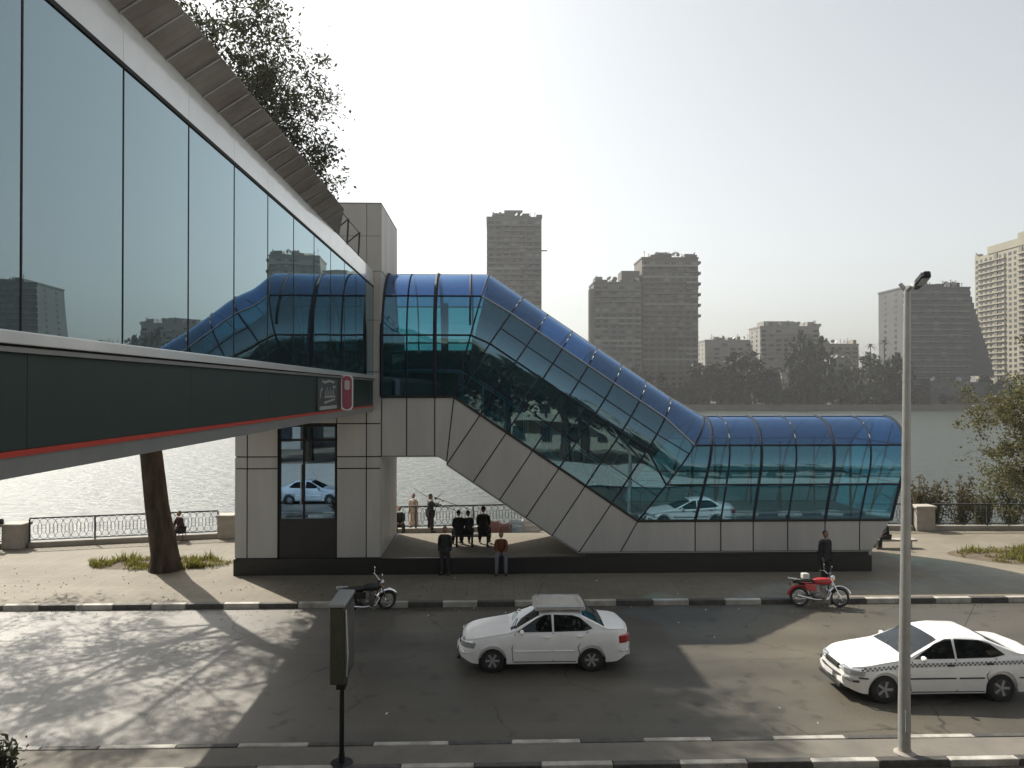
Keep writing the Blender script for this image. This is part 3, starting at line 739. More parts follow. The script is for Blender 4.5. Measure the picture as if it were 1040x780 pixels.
QQ(MB().tube((BX1, sy, zc + .2), (BX1 + .12, sy, zc + .2), .03).build('bracket', M['steel_light'], bs), bs)
# ================================================================== far bank
wb = MB().box(-.5, .5, -.5, .5, -.5, .5).mesh('window')
wb.materials.append(M['win'])
wb2 = MB().box(-.5, .5, -.5, .5, -.5, .5).mesh('window'); wb2.materials.append(M['win_blind'])
slab = MB().box(-.5, .5, -.5, .5, -.5, .5).mesh('balcony')
dish = MB(); dish.lathe([(.0, 0), (.5, .06), (.9, .22), (.92, .24), (.5, .10), (0, .04)], n=12, M=Matrix.Rotation(R(60), 4, 'X')); dish.tube((0, 0, -1.2), (0, 0, 0), .06, n=5)
dish_m = dish.mesh('satellite_dish')
dish_m.materials.append(pm('dish_grey', (.30,.30,.30), .5))
w6_ = pm('balcony_pale', (.24,.235,.22), .8, 0, .1, .1)
def building(name, label, px0, px1, pyt, Y, D, wall, fl=3.2, bay=4.0, balc=True, steps=(), z0=-1.2, turn=0, seed=1, clutter=6):
    rnd = random.Random(seed)
    a, b_ = at(px0, pyt, Y), at(px1, pyt, Y); W_ = b_.x - a.x; Hh = a.z - z0
    t = thing(name, label, 'building', ((a.x + b_.x)/2, Y, z0), turn)
    MB().box(-W_/2, W_/2, 0, D, 0, Hh - 1).build('wall', wall, t)
    MB().box(-W_/2 - .3, W_/2 + .3, -.3, D + .3, Hh - .99, Hh).build('roof', wall, t)
    nf = int((Hh - 2) / fl); nb = max(2, int(W_ / bay)); wn = 0; rest = MB()
    bm_ = pm(name + '_balcony', tuple(c * .9 for c in wall['c']), .8, 0, .15, .1)
    for f in range(nf - 1, 0, -1):
        z = Hh - 2 - (nf - f) * fl
        if z < 6: break
        if balc:
            # balcony runs: broken into two or three lengths per floor
            cuts = sorted([-.5, .5] + [rnd.uniform(-.3, .3)] * (rnd.random() < .7))
            for c0, c1 in zip(cuts, cuts[1:]):
                pr = rnd.uniform(.9, 1.9) if rnd.random() < .85 else .3
                o = inst('balcony', slab, t, ((c0 + c1)/2 * W_, -pr/2, z - .1), (0, 0, 0), ((c1 - c0) * W_ * .97, pr, rnd.uniform(.9, 1.35)))
                if not o.data.materials: o.data.materials.append(bm_)
                o.material_slots[0].link = 'OBJECT'; o.material_slots[0].material = bm_ if rnd.random() < .75 else w6_
        for k in range(nb):
            x = -W_/2 + (k + .5) * W_ / nb; ww_ = W_ / nb * rnd.uniform(.45, .78); hh_ = fl * rnd.uniform(.42, .6); zc_ = z + fl * .52
            if rnd.random() < .08: continue
            if wn < 98:
                inst('window', wb2 if rnd.random() < .28 else wb, t, (x, -.02, zc_), (0, 0, 0), (ww_, .2, hh_)); wn += 1
            else: rest.box(x - ww_/2, x + ww_/2, -.12, .08, zc_ - hh_/2, zc_ + hh_/2)
        for k in range(2):        # flank windows
            for sgn in (-1, 1):
                y = D * (k + .7) / 2.4; rest.box(sgn*W_/2 - .1, sgn*W_/2 + .1, y - 1, y + 1, z + fl*.3, z + fl*.75)
    if len(rest.bm.faces): tag(rest.build('window', M['win'], t), kind='stuff')
    # roofline: huts, tanks, dishes, masts
    for k in range(clutter):
        x = rnd.uniform(-.46, .42) * W_; w2 = rnd.uniform(.05, .16) * W_; h2 = rnd.uniform(.8, 3.0)
        MB().box(x, x + w2, rnd.uniform(.5, 2), D * .6, Hh + .003, Hh + h2).build('roof_hut', wall, t)
    for k in range(max(2, clutter // 2 + 2)):
        x = rnd.uniform(-.46, .46) * W_
        inst('satellite_dish', dish_m, t, (x, .4, Hh + 1.6), (0, 0, rnd.uniform(0, 6)), (1.6, 1.6, 1.6))
        x = rnd.uniform(-.46, .46) * W_; h2 = rnd.uniform(2, 4.5)
        MB().tube((x, 1, Hh), (x, 1, Hh + h2), .14, n=5).box(x - .9, x + .9, .95, 1.05, Hh + h2*.8, Hh + h2*.8 + .12).build('aerial', M['steel_dark'], t)
    return t, W_, Hh, D
def wall(name, c, v=.15):
    m = pm(name, c, .85, 0, v, .05, bump=0); m['c'] = c; return m
w1, w2, w3 = wall('wall_grey', (.15,.147,.143)), wall('wall_brown', (.14,.13,.115)), wall('wall_dark', (.085,.09,.09))
w4, w5, w6 = wall('wall_sand', (.20,.185,.15)), wall('wall_cream', (.25,.235,.18)), wall('wall_pale', (.24,.23,.215))
t, W_, Hh, D = building('apartment_tower', 'tall slim apartment tower rising behind the upper blue tube', 494.5, 550, 220, 450, 26, w1, 3.3, 4.2, True, seed=3, clutter=7)
MB().box(-W_*.34, W_*.30, 2, D - 4, Hh + .003, Hh + 2.6).build('roof_storey', w1, t); MB().box(-W_*.18, W_*.16, 4, D - 6, Hh + 2.603, Hh + 5).build('roof_storey', w1, t)
MB().box(W_/2, W_/2 + 3.4, -.5, .3, Hh - 21, Hh - 20.4).build('side_mast', M['steel_dark'], t)
t, W_, Hh, D = building('apartment_tower', 'brown grey apartment tower with ragged roofline, right one of the joined pair', 652, 709, 261, 440, 24, w2, 3.3, 4.0, True, seed=5, clutter=9)
for k in range(6): MB().box(W_/2 + .01, W_/2 + 1.5, -.6, 5, Hh - 4 - k*6.4, Hh - 2.4 - k*6.4).build('corner_balcony', w2, t)
t, W_, Hh, D = building('apartment_block', 'lower left half of the joined pair of grey apartment towers', 603, 651.5, 286, 437, 20, w1, 3.3, 4.4, True, seed=8, clutter=8)
MB().box(-W_/2 - 2.2, -W_/2 - .01, 1, 8, 0, Hh - 4).build('side_bay', w4, t); MB().box(W_*.1, W_*.48, 3, 16, Hh + .003, Hh + 7).build('roof_storey', w2, t)
t, W_, Hh, D = building('apartment_block', 'low pale apartment block with terraces left of centre in the far row', 716, 772, 345, 520, 20, w6, 3.2, 5, True, seed=11, clutter=6)
t, W_, Hh, D = building('apartment_block', 'pale stepped apartment block standing above the far trees', 772, 832, 331, 500, 22, w6, 3.2, 5, True, seed=12, clutter=8)
MB().box(-W_*.42, W_*.1, 2, 15, Hh + .003, Hh + 3.4).build('roof_storey', w6, t)
t, W_, Hh, D = building('apartment_block', 'small beige block on the far bank behind the palm trees', 826, 872, 349, 530, 20, w4, 3.2, 5, True, seed=13, clutter=5)
t, W_, Hh, D = building('hotel_block', 'broad dark grey block with sloping right side behind the lamp post', 917, 985, 291, 405, 26, w3, 3.4, 4.2, False, seed=15, clutter=9)
for k in range(14):                      # terraces stepping outward down the right side
    z1 = Hh - 2 - k*3.4; e_ = 1.0 + k * 1.02
    MB().box(W_/2 + .003, W_/2 + e_, 1, 20, z1 - 3.38, z1).build('terrace', w3, t)
for k in range(18): MB().box(-W_/2, W_/2, -.9, -.3 + .29, Hh - 4 - k*3.4, Hh - 3.1 - k*3.4).build('sun_ledge', w1, t)
MB().box(-W_*.5, -W_*.42, -1.2, -.003, 8, 24).build('stair_tower', w4, t)
building('villa', 'small pale flat roofed house among the far trees, left of the stepped block', 735, 757, 371, 411, 10, w6, 3.2, 4, True, seed=31, clutter=3)
building('villa', 'small sand coloured house among the far trees below the stepped block', 800, 815, 378, 409, 10, w4, 3.2, 4, True, seed=32, clutter=2)
building('villa', 'narrow pale house among the far trees right of the large round tree', 843, 866, 365, 414, 10, w6, 3.2, 4, True, seed=33, clutter=4)
building('villa', 'low cream house close to the water beside the palm trees', 872, 888, 384, 403, 8, w5, 3.2, 4, True, seed=34, clutter=2)
building('hotel_block', 'low podium building with terraces on the far shore under the dark grey block', 945, 1003, 388, 396, 8, w3, 3.4, 5, True, seed=16, clutter=3)
# the cream building shows its long flank, lit by the sun
Yf, Xf = 455, at(990, 262, 455).x
zt = at(990, 262, 455).z
t = thing('apartment_tower', 'sunlit cream high rise cut by the right edge of the picture', 'building', (Xf, Yf, -1.2))
Ln = 62; Ht = zt + 1.2
MB().box(0, 34, -Ln, 0, 0, Ht).build('wall', w5, t)
MB().box(-.4, 34.4, -Ln*.62, -Ln*.2, Ht + .003, Ht + 4.5).build('roof_storey', w5, t)
MB().box(-.4, 34.4, -Ln - .4, -Ln*.62 - .003, Ht + .003, Ht + 7.5).build('roof_storey', w5, t)
rest = MB(); wn = 0; rnd = random.Random(4)
for f in range(22):
    z = Ht - 3 - f*3.3
    for k in range(14):
        y = -2 - k * 4.2
        if k in (4, 9):
            continue
        if wn < 98: inst('window', wb, t, (-.02, y, z), (0, 0, 0), (.25, rnd.uniform(1.6, 2.6), 1.7)); wn += 1
        else: rest.box(-.15, .1, y - 1, y + 1, z - .85, z + .85)
    MB().box(-1.3, -.003, -Ln + 1, -Ln*.62, z - 1.9, z - .9).build('balcony', w5, t)
    MB().box(-1.0, -.003, -Ln*.45, -3, z - 1.9, z - 1.2).build('balcony', w5, t)
tag(rest.build('window', M['win'], t), kind='stuff')
for y0 in (-19.5, -40.6): MB().box(-.5, -.003, y0 - 1.3, y0 + 1.3, 0, Ht - .5).build('vertical_fin', w2, t)
for k in range(7):
    y = rnd.uniform(-Ln, 0); inst('satellite_dish', dish_m, t, (1, y, Ht + 2), (0, 0, rnd.uniform(0, 6)), (1.8,)*3)
    MB().box(1, 4, y - 2, y + 1.5, Ht + .004, Ht + rnd.uniform(1, 3)).build('roof_hut', w5, t)
# buildings out of frame to the right that the mirror glass of the bridge picks up
building('apartment_tower', 'grey apartment tower beyond the right edge of the picture', 1120, 1200, 268, 470, 24, w1, 3.3, 4.2, True, seed=21, clutter=6)

# ------------------------------------------------------------------ foliage
def leaf_quad(bm, c, size, rnd, droop=0):
    a = Vector((rnd.gauss(0, 1), rnd.gauss(0, 1), rnd.gauss(0, 1) - droop)); a.normalize()
    b_ = a.cross(Vector((rnd.gauss(0, 1), rnd.gauss(0, 1), rnd.gauss(0, 1))))
    if b_.length < 1e-3: return
    b_.normalize(); L_ = size * rnd.uniform(.7, 1.3); w_ = L_ * rnd.uniform(.35, .6)
    v = [bm.verts.new(c - a*L_/2), bm.verts.new(c + b_*w_/2), bm.verts.new(c + a*L_/2), bm.verts.new(c - b_*w_/2)]
    bm.faces.new(v)
def crown_mesh(name, mat, rad, hgt, n, size, seed, lumps=9, flat=.0):
    rnd = random.Random(seed); bm = bmesh.new(); L_ = []
    for k in range(lumps):
        t = rnd.random(); ph = rnd.uniform(0, 2*PI); rr_ = rad * rnd.uniform(.15, .72)
        L_.append((Vector((rr_*math.cos(ph), rr_*math.sin(ph), hgt * (.12 + .72*t) )), rad * rnd.uniform(.26, .48) * (1 - .35*abs(t - .4))))
    for k in range(n):
        c, r = rnd.choice(L_)
        d = Vector((rnd.gauss(0, 1), rnd.gauss(0, 1), rnd.gauss(0, 1))); d.normalize()
        p = c + d * r * (rnd.random() ** .38) * rnd.uniform(.75, 1.12)
        if noise.noise(p * (2.2 / rad) + Vector((seed, 0, 0))) < -.22: continue
        if p.z < .05: p.z = rnd.uniform(.05, .8)
        leaf_quad(bm, p, size, rnd)
    me = bpy.data.meshes.new(name); bm.to_mesh(me); bm.free(); me.materials.append(mat); return me
def palm_mesh(name, mat, seed):
    rnd = random.Random(seed); m = MB()
    for k in range(22):
        ph = 2*PI*k/22 + rnd.uniform(-.2, .2); el_ = rnd.uniform(-.3, 1.1); L_ = rnd.uniform(3, 4.2)
        pts = []; 
        for j in range(6):
            s = j/5*L_; pts.append(Vector((math.cos(ph)*s*math.cos(el_), math.sin(ph)*s*math.cos(el_), s*math.sin(el_) - .16*s*s)))
        for j in range(5):
            d = (pts[j+1]-pts[j]); n_ = d.cross(Vector((0,0,1))).normalized()*.45*(1-j/7)
            m.face([pts[j] - n_, pts[j+1] - n_*.8, pts[j+1] + n_*.8, pts[j] + n_])
    me = m.mesh(name, normals=False); me.materials.append(mat); return me
protos = [crown_mesh('crown', M[mt], 6, hh_, 2300, .95, sd_, lp) for mt, hh_, sd_, lp in
          (('leaf_far', 9, 1, 9), ('leaf_far_dark', 11, 2, 11), ('leaf_far_dry', 8, 3, 8), ('leaf_far', 7, 4, 7), ('leaf_far_dark', 8, 5, 10))]
palmc = palm_mesh('crown', M['leaf_far'], 5)
tk = MB().path([(0, 0, 0), (.1, 0, 2.5), (-.1, .1, 5), (0, 0, 8)], [.5, .4, .33, .2], 6)
tk.path([(0, 0, 4), (1.5, .5, 7)], [.22, .1], 5).path([(0, 0, 4.5), (-1.4, -.6, 7.5)], [.2, .1], 5)
trunk_m = tk.mesh('trunk'); trunk_m.materials.append(M['bark'])
rnd = random.Random(99)
spots = []
for row, (Y, n, zz) in enumerate(((397, 28, 394), (405, 24, 385), (418, 16, 374), (440, 9, 366))):
    for k in range(n):
        px = 555 + (1100 - 555) * (k + rnd.uniform(.1, .9)) / n
        spots.append((px, Y + rnd.uniform(-3, 3), zz + rnd.uniform(-13, 12), rnd.randrange(5)))
# the big crowns one can tell apart
big = [(760, 396, 352, 1, 1.55, 'large round dark tree left of the middle of the far tree line'), (825, 400, 331, 4, 1.15, 'tall narrow dark tree beside the pale stepped block'),
       (719, 398, 362, 2, 1.2, 'dry brownish tree at the foot of the joined towers'), (872, 402, 350, 0, 1.3, 'wide tree between the small beige block and the lamp post'),
       (900, 397, 356, 4, 1.1, 'dark tree on the far bank just left of the lamp post'), (790, 395, 378, 0, 1.0, 'low bushy tree at the water right of the large round one')]
spots = [s for s in spots if not (855 < s[0] < 1010 and s[2] < 362) and not (925 < s[0] < 1005 and s[2] < 384 )]
spots.sort()
cnt = {}
def place_tree(px, Y, pyt, pi, wide, label, group='trees of the far bank'):
    p = at(px, pyt, Y); h_ = p.z + 1.2
    t = thing('palm_tree' if pi < 0 else 'bank_tree', label, 'tree', (p.x, Y, -1.2), rnd.uniform(0, 6), group)
    if pi < 0:
        MB().path([(0, 0, 0), (.2, 0, h_*.5), (0, 0, h_ - 1)], [.35, .25, .22], 6).build('trunk', M['bark'], t)
        inst('crown', palmc, t, (0, 0, h_ - 1.2), (0, 0, rnd.uniform(0, 6)))
        return
    ch = [9, 11, 8, 7, 8][pi]; s = (h_ * .95) / ch; sw = max(.9, min(2.3, s * .74)) * wide
    inst('trunk', trunk_m, t, (0, 0, 0), (0, 0, 0), (sw, sw, max(.4, h_*.6/8)))
    inst('crown', protos[pi], t, (0, 0, h_ * .02), (0, 0, rnd.uniform(0, 6)), (sw, sw, s))
desc = {0: 'mid green spreading tree', 1: 'tall dark tree', 2: 'dry brownish tree', 3: 'low bushy green tree', 4: 'dark dense tree'}
for px, Y, pyt, pi, wide, lab in big: place_tree(px, Y, pyt, pi, wide, lab)
rows_n = {}
for px, Y, pyt, pi in spots:
    row = 'waterside' if Y < 401.5 else 'second' if Y < 411 else 'third' if Y < 430 else 'rearmost'
    rows_n.setdefault((row, pi), 0); rows_n[(row, pi)] += 1
    n_ = rows_n[(row, pi)]
    ords = ['first', 'second', 'third', 'fourth', 'fifth', 'sixth', 'seventh', 'eighth', 'ninth', 'tenth', 'eleventh', 'twelfth']
    place_tree(px, Y, pyt, pi, 1.0, '%s, %s of its kind from the left in the %s row' % (desc[pi], ords[min(n_ - 1, 11)], row))
for px, pyt, Y, lab in ((884, 349, 400, 'palm tree with drooping fronds left of the dark grey block'), (898, 345, 398, 'palm tree rising right beside the lamp post on the far bank'), (846, 352, 402, 'single palm tree in front of the small beige block')):
    place_tree(px, Y, pyt, -1, 1, lab, 'palm trees of the far bank')
# ================================================================== near trees and plants
def grow_tree(seed, trunk_pts, trunk_r, targets, leafn, leaf, cl_r, name, label, cat='tree', barkm=None, leafm=None, loc=(0,0,0), sub=3, droop=.4, group=None, thin=0, clump=1, xmax=99):
    """trunk path, then a limb to every target with side branches and twigs; leaves in small clusters along the twigs"""
    rnd = random.Random(seed); t = thing(name, label, cat, loc, 0, group)
    m = MB(); m.path(trunk_pts, trunk_r, 12); topi = Vector(trunk_pts[-1]); tips = []
    br_ = MB()
    def limb(a, b_, r0, lev):
        n = 7 if lev == 0 else 5; L_ = (b_ - a).length; pts = []
        perp_ = Vector((rnd.gauss(0,1), rnd.gauss(0,1), rnd.gauss(0,.6))) * L_ * .07; per2 = Vector((rnd.gauss(0,1), rnd.gauss(0,1), rnd.gauss(0,.6))) * L_ * .04
        for k in range(n + 1):
            s = k / n; pts.append(a.lerp(b_, s) + perp_ * math.sin(PI*s) + per2 * math.sin(2*PI*s) + Vector((0, 0, L_ * .08 * math.sin(PI*s))))
        rs = [max(.008, r0 * (1 - .82 * k / n)) for k in range(n + 1)]
        br_.path(pts, rs, 7 if lev == 0 else 4 if lev == 1 else 3)
        if lev >= 1:
            for k in range(2, n + 1): tips.append((pts[k], lev))
        if lev < sub:
            cnt_ = (6, 5, 3)[lev]
            for k in range(cnt_):
                s = rnd.uniform(.3, 1); i = min(n - 1, int(s*n)); p = pts[i].lerp(pts[i+1], s*n - i)
                d = (b_ - a).normalized() * rnd.uniform(.3, .9) + Vector((rnd.gauss(0,1), rnd.gauss(0,1), rnd.gauss(0,.7))).normalized() * .9
                e_ = p + d.normalized() * L_ * rnd.uniform(.32, .55)
                if e_.x < xmax: limb(p, e_, rs[i] * .62, lev + 1)
    for tg, st_, r in targets:
        i = min(len(trunk_pts) - 2, int(st_ * (len(trunk_pts) - 1))); f = st_ * (len(trunk_pts) - 1) - i
        limb(Vector(trunk_pts[i]).lerp(Vector(trunk_pts[i+1]), f), Vector(tg), r, 0)
    m.build('trunk', barkm or M['bark'], t, smooth=True); br_.build('branches', barkm or M['bark'], t, smooth=True)
    bm = bmesh.new()
    for k in range(leafn):
        if k % clump == 0:
            p, lev = rnd.choice(tips); rr_ = cl_r * rnd.uniform(.6, 1.4)
        c = p + Vector((rnd.gauss(0, rr_), rnd.gauss(0, rr_), rnd.gauss(-rr_*.3, rr_*.8)))
        if c.x > xmax + .2: continue
        if thin and p.x > -.5 and p.z > 12 and rnd.random() < thin: continue
        leaf_quad(bm, c, leaf, rnd, droop)
    me = bpy.data.meshes.new('crown'); bm.to_mesh(me); bm.free(); me.materials.append(leafm or M['leaf']); o = inst('crown', me, t)
    return t
tb = onz(168, 579, .15); tl = at(153, 456, tb.y + .1)
dx = (tl.x - tb.x) / (tl.z - .15)
tr = [(0,0,-.1), (-.02,0,.6), (dx*2.4,0,2.4), (dx*4.4,.1,4.4), (dx*6.2,.1,6.2), (dx*8, 0, 8.0), (dx*9.5 + .3, -.1, 10.2), (dx*10 + .7, 0, 12.5)]
rad = [.62, .49, .42, .39, .36, .33, .27, .18]
def W(px, py, Y): p = at(px, py, Y); return (p.x - tb.x, p.y - tb.y, p.z - .15)
tg = [(W(262, 160, 28), .93, .08), (W(232, 95, 28), .96, .08), (W(268, 112, 27), .96, .07), (W(300, 185, 27.6), .88, .06), (W(290, 150, 28.4), .92, .06), (W(250, 60, 28), .98, .10), (W(318, 132, 27.5), .93, .10), (W(322, 105, 28), .95, .10), (W(326, 176, 27.5), .88, .09), (W(300, 70, 28), .97, .10), (W(215, 70, 27), .95, .10), (W(262,118,29), .97, .08), (W(235,42,28.5), .98, .08)]
for (x, y, z, s_, r) in ((-7, -3, 10.5, .75, .26), (-4.5, -6, 12, .82, .2), (-9, 2, 13, .8, .2), (-12, 1, 11.5, .72, .16), (-11,-2,10,.75,.16), (-6, 0, 17, .95, .2), (-2, 5, 15, .9, .18), (-10.5, -3.5, 15.5, .85, .2), (-1, -6.5, 15, .92, .15), (-3, -1, 18.5, .98, .16), (-6, -7, 8.5, .7, .16), (-8.5,-6,12.5,.8,.16), (-3.5, -4, 8.6, .7, .16)):
    tg.append(((x, y, z), s_, r * .42))
grow_tree(11, tr, rad, tg, 60000, .17, .27, 'riverside_tree', 'big leaning tree with thick dark trunk in the grass bed beside the grey tower', loc=(tb.x, tb.y, .15), leafm=M['leaf'], thin=.25, clump=46, xmax=6.6)
# right tree, rooted outside the picture
rb = at(1100, 560, 33.2); rx, ry = rb.x, 33.2
def V(px, py, Y): p = at(px, py, Y); return (p.x - rx, p.y - ry, p.z - .15)
tg = [(V(1045, 400, 33), .55, .1), (V(1055, 385, 33.6), .7, .1), (V(1032, 420, 32.4), .5, .08), (V(1035, 455, 33), .4, .07), (V(1030, 440, 32), .5, .09), (V(1045, 400, 34), .8, .1), (V(1020, 480, 33), .3, .07), (V(1070, 350, 33), .9, .1), (V(1100, 380, 33), .8, .12), (V(1120,430,33), .7, .1), (V(1040,425,32.6), .6, .08), (V(1025, 500, 33.4), .25, .06)]
grow_tree(5, [(0,0,-.1), (.1,0,1.5), (0,.1,3.2), (-.2,.1,5), (-.3,0,6.6)], [.3,.25,.2,.15,.1], tg, 26000, .15, .19, 'riverside_tree', 'olive leaved tree reaching in from the right edge above the railing', loc=(rx, ry, .15), leafm=M['leaf_olive'], sub=2, clump=24)
def shrub(px, py, Y, h_, wd, n, mat, label, seed, group=None, leaf=.12):
    p = at(px, py, Y); rnd = random.Random(seed); t = thing('shrub', label, 'shrub', (p.x, Y, p.z), 0, group)
    st_ = MB(); bm = bmesh.new()
    for k in range(16):
        a = rnd.uniform(0, 2*PI); e_ = wd * rnd.uniform(.1, .5); q = Vector((math.cos(a)*e_, math.sin(a)*e_, h_ * rnd.uniform(.6, 1)))
        mid = q * .5 + Vector((0, 0, h_*.1)); st_.path([(0,0,0), mid, q], [.02, .015, .006], 4)
        for j in range(n // 16):
            s = rnd.uniform(.25, 1.05); c = q * s + Vector((rnd.gauss(0,.1), rnd.gauss(0,.1), rnd.gauss(0,.1))); leaf_quad(bm, c, leaf, rnd, .2)
    st_.build('stems', M['bark'], t)
    me = bpy.data.meshes.new('leaves'); bm.to_mesh(me); bm.free(); me.materials.append(mat); inst('leaves', me, t)
G_ = 'bushes on the bank behind the railing'
for i, (px, w_, h_, mt, lab) in enumerate(((932, 1.9, 3.1, 'leaf_brown', 'dry bush behind the railing just right of the lamp post'), (951, 1.8, 2.7, 'leaf_brown', 'brownish bush behind the railing between the dry bush and the stone post'),
        (975, 2.0, 3.2, 'leaf_brown', 'loose dry bush above the railing right of the stone post'), (998, 2.2, 2.9, 'leaf_olive', 'olive bush behind the railing under the leafy tree'), (1028, 2.6, 3.0, 'leaf', 'dense green bush behind the railing at the right edge'),
        (545, 1.2, 1.5, 'leaf_brown', 'small dry bush behind the railing seen under the stair'))):
    shrub(px, 545, 37.4, h_, w_, 1500, M[mt], lab, 30 + i, G_, .17)
shrub(0, 790, 13.3, .66, .6, 420, M['leaf'], 'dark bush at the bottom left corner on the median', 50, leaf=.13)
# grass bed round the trunk, weeds on the right
def grassbed(name, cx, cy, rx_, ry_, n, hmax, seed, label=None):
    rnd = random.Random(seed); bm = bmesh.new()
    for k in range(n):
        a = rnd.uniform(0, 2*PI); r = rnd.random() ** .5; x, y = cx + math.cos(a)*r*rx_, cy + math.sin(a)*r*ry_
        q_ = noise.noise(Vector((x*1.3, y*1.7, seed)))
        if q_ < -.05: continue
        h_ = hmax * rnd.uniform(.25, 1) * (.5 + q_*2); l = Vector((rnd.gauss(0, .5), rnd.gauss(0, .5), 1)).normalized() * h_; s = Vector((rnd.gauss(0,1), rnd.gauss(0,1), 0)).normalized() * .022
        v = [bm.verts.new(q) for q in (Vector((x, y, .17)) - s, Vector((x, y, .17)) + s, Vector((x, y, .17)) + l*.6 + s*.8 + l.cross(s)*.5, Vector((x, y, .17)) + l)]
        bm.faces.new(v)
    me = bpy.data.meshes.new(name); bm.to_mesh(me); bm.free(); me.materials.append(M['grass']); o = inst(name, me); return tag(o, kind='stuff')
def soilbed(name, poly):
    m = MB(); n = len(poly); bm = m.bm
    c = Vector((sum(p[0] for p in poly)/n, sum(p[1] for p in poly)/n, .165))
    vs = [bm.verts.new((x, y, .154)) for x, y in poly]; cv = bm.verts.new(c)
    for i in range(n): bm.faces.new([vs[i], vs[(i+1) % n], cv])
    return tag(m.build(name, M['soil']), kind='structure')
gx = onz(163, 573, .15)
soilbed('soil_bed', [(gx.x + 2.75*math.cos(a)*(1 + .1*math.sin(3*a)), gx.y + 1.0*math.sin(a)*(1+.12*math.cos(5*a))) for a in [2*PI*k/28 for k in range(28)]])
grassbed('grass', gx.x, gx.y, 2.7, 1.0, 3000, .42, 3)
g2 = onz(1050, 565, .15)
soilbed('verge_soil', [(g2.x + 3.2*math.cos(a)*(1 + .1*math.sin(3*a)), g2.y + 1.7*math.sin(a)) for a in [2*PI*k/28 for k in range(28)]])
grassbed('verge_grass', g2.x, g2.y, 3.0, 1.6, 3500, .3, 4)
# fallen leaves and grit
rnd = random.Random(12); bm = bmesh.new()
for k in range(380):
    x, y = rnd.uniform(-20, 2), rnd.gauss(25.5, 2.2)
    if y < KY + .3 or y > 33: continue
    if TX0 - .1 < x and y > SY0 - .1: continue
    leaf_quad(bm, Vector((x, y, .165)), .065, rnd)
for k in range(260):
    x, y = rnd.uniform(-18, 18), KY - abs(rnd.gauss(0, .5)) - .05
    leaf_quad(bm, Vector((x, y, .012)), .05, rnd)
bl = bmesh.new()
for k in range(130):
    x, y = rnd.uniform(-20, 22), rnd.choice([rnd.gauss(23.2, .4), rnd.uniform(14, 31)])
    if KY - .05 < y < KY + .25 or (TX0 - .1 < x < 15 and y > SY0 - .2): continue
    leaf_quad(bl, Vector((x, y, .16 if y > KY else .012)), rnd.uniform(.05, .11), rnd)
ml = bpy.data.meshes.new('litter'); bl.to_mesh(ml); bl.free(); ml.materials.append(M['plate']); tag(inst('litter', ml), kind='stuff')
me = bpy.data.meshes.new('fallen_leaves'); bm.to_mesh(me); bm.free(); me.materials.append(M['leaf_brown']); tag(inst('fallen_leaves', me), kind='stuff')

# ================================================================== lamp post, sign box
lp = onz(918.5, 765, .115)
ltop = at(921.5, 292, lp.y)
t = thing('street_lamp', 'tall grey double street lamp standing on the median in front of the white saloon', 'street lamp', (lp.x, lp.y, .115))
hgt = ltop.z - .115; lean = ltop.x - lp.x
MB().path([(0,0,0), (0,0,.9), (lean*.5,0,hgt*.5), (lean,0,hgt)], [.112,.108,.086,.060], 14).build('pole', M['post'], t, smooth=True)
MB().lathe([(.0,0), (.19,0), (.19,.02), (.16,.03), (.12,.06), (.115,.10)], n=16).build('base_plate', M['concrete'], t, smooth=True)
MB().box(-.05, .05, -.135, -.118, .45, .85).build('access_door', M['steel_light'], t)
tp = Vector((lean, 0, hgt - .05))
ph = at(931, 291, lp.y - .55) - Vector(t.location)
MB().path([tp, tp.lerp(ph, .5) + Vector((0,0,.06)), ph], [.045,.04,.035], 8).path([tp, tp + Vector((-.05, .04, .05)), tp + Vector((-.10, .07, .13))], [.045,.04,.035], 8).build('arm', M['post'], t, smooth=True)
def lamp_head(p, q):
    d = (q - p); L_ = d.length; qt = d.to_track_quat('Y', 'Z').to_matrix().to_4x4(); Mx = Matrix.Translation(p) @ qt
    o = MB().prism([(-.04,-.05), (.04,-.05), (.05,.08), (.085,.2), (.08,L_-.05), (.05,L_), (-.05,L_), (-.08,L_-.05), (-.085,.2), (-.05,.08)], -.05, .055, 'z', Mx).build('lamp_head', M['steel_dark'], t, bevel=.02)
    MB().box(-.06, .06, .22, L_ - .08, -.066, -.052, Mx).build('lens', M['clearlens'], o)
qh = at(941.5, 278, lp.y - 1.15) - Vector(t.location); lamp_head(ph, qh)

bp_ = onz(347, 775, .115); zt_ = at(347, 600, bp_.y + .45).z
t = thing('advertising_sign', 'narrow dark upright sign box on a thin pole at the median', 'sign box', (bp_.x, bp_.y, .115))
hz2 = at(347, 606, bp_.y).z - .115; zb2 = at(347, 690, bp_.y - .2).z - .115
MB().tube((0,0,0), (0,0,zb2 + .1), .045, n=10).lathe([(0,0), (.2,0), (.2,.02), (.06,.03), (.055,.2)], n=12).build('pole', M['steel_dark'], t)
MB().box(-.13, .13, -.48, .48, zb2, hz2 - .07).build('case', M['signbody'], t, bevel=.03)
MB().box(-.15, .15, -.50, .50, hz2 - .065, hz2).build('lid', M['signtop'], t, bevel=.02)
MB().box(.131, .15, -.42, .42, zb2 + .12, hz2 - .15).build('poster_face', pm('faded_poster', (.075,.075,.06), .35, 0, .5, 2.2, coat=.4), t)
MB().box(-.08, .08, -.12, .12, zb2 - .22, zb2 - .003).build('clamp', M['steel_dark'], t)
MB().path([(.17, -.48, hz2 - .1), (.21, -.5, hz2 - .9), (.18, -.46, zb2 + .15)], .014, 5).build('loose_strip', M['steel_light'], t)

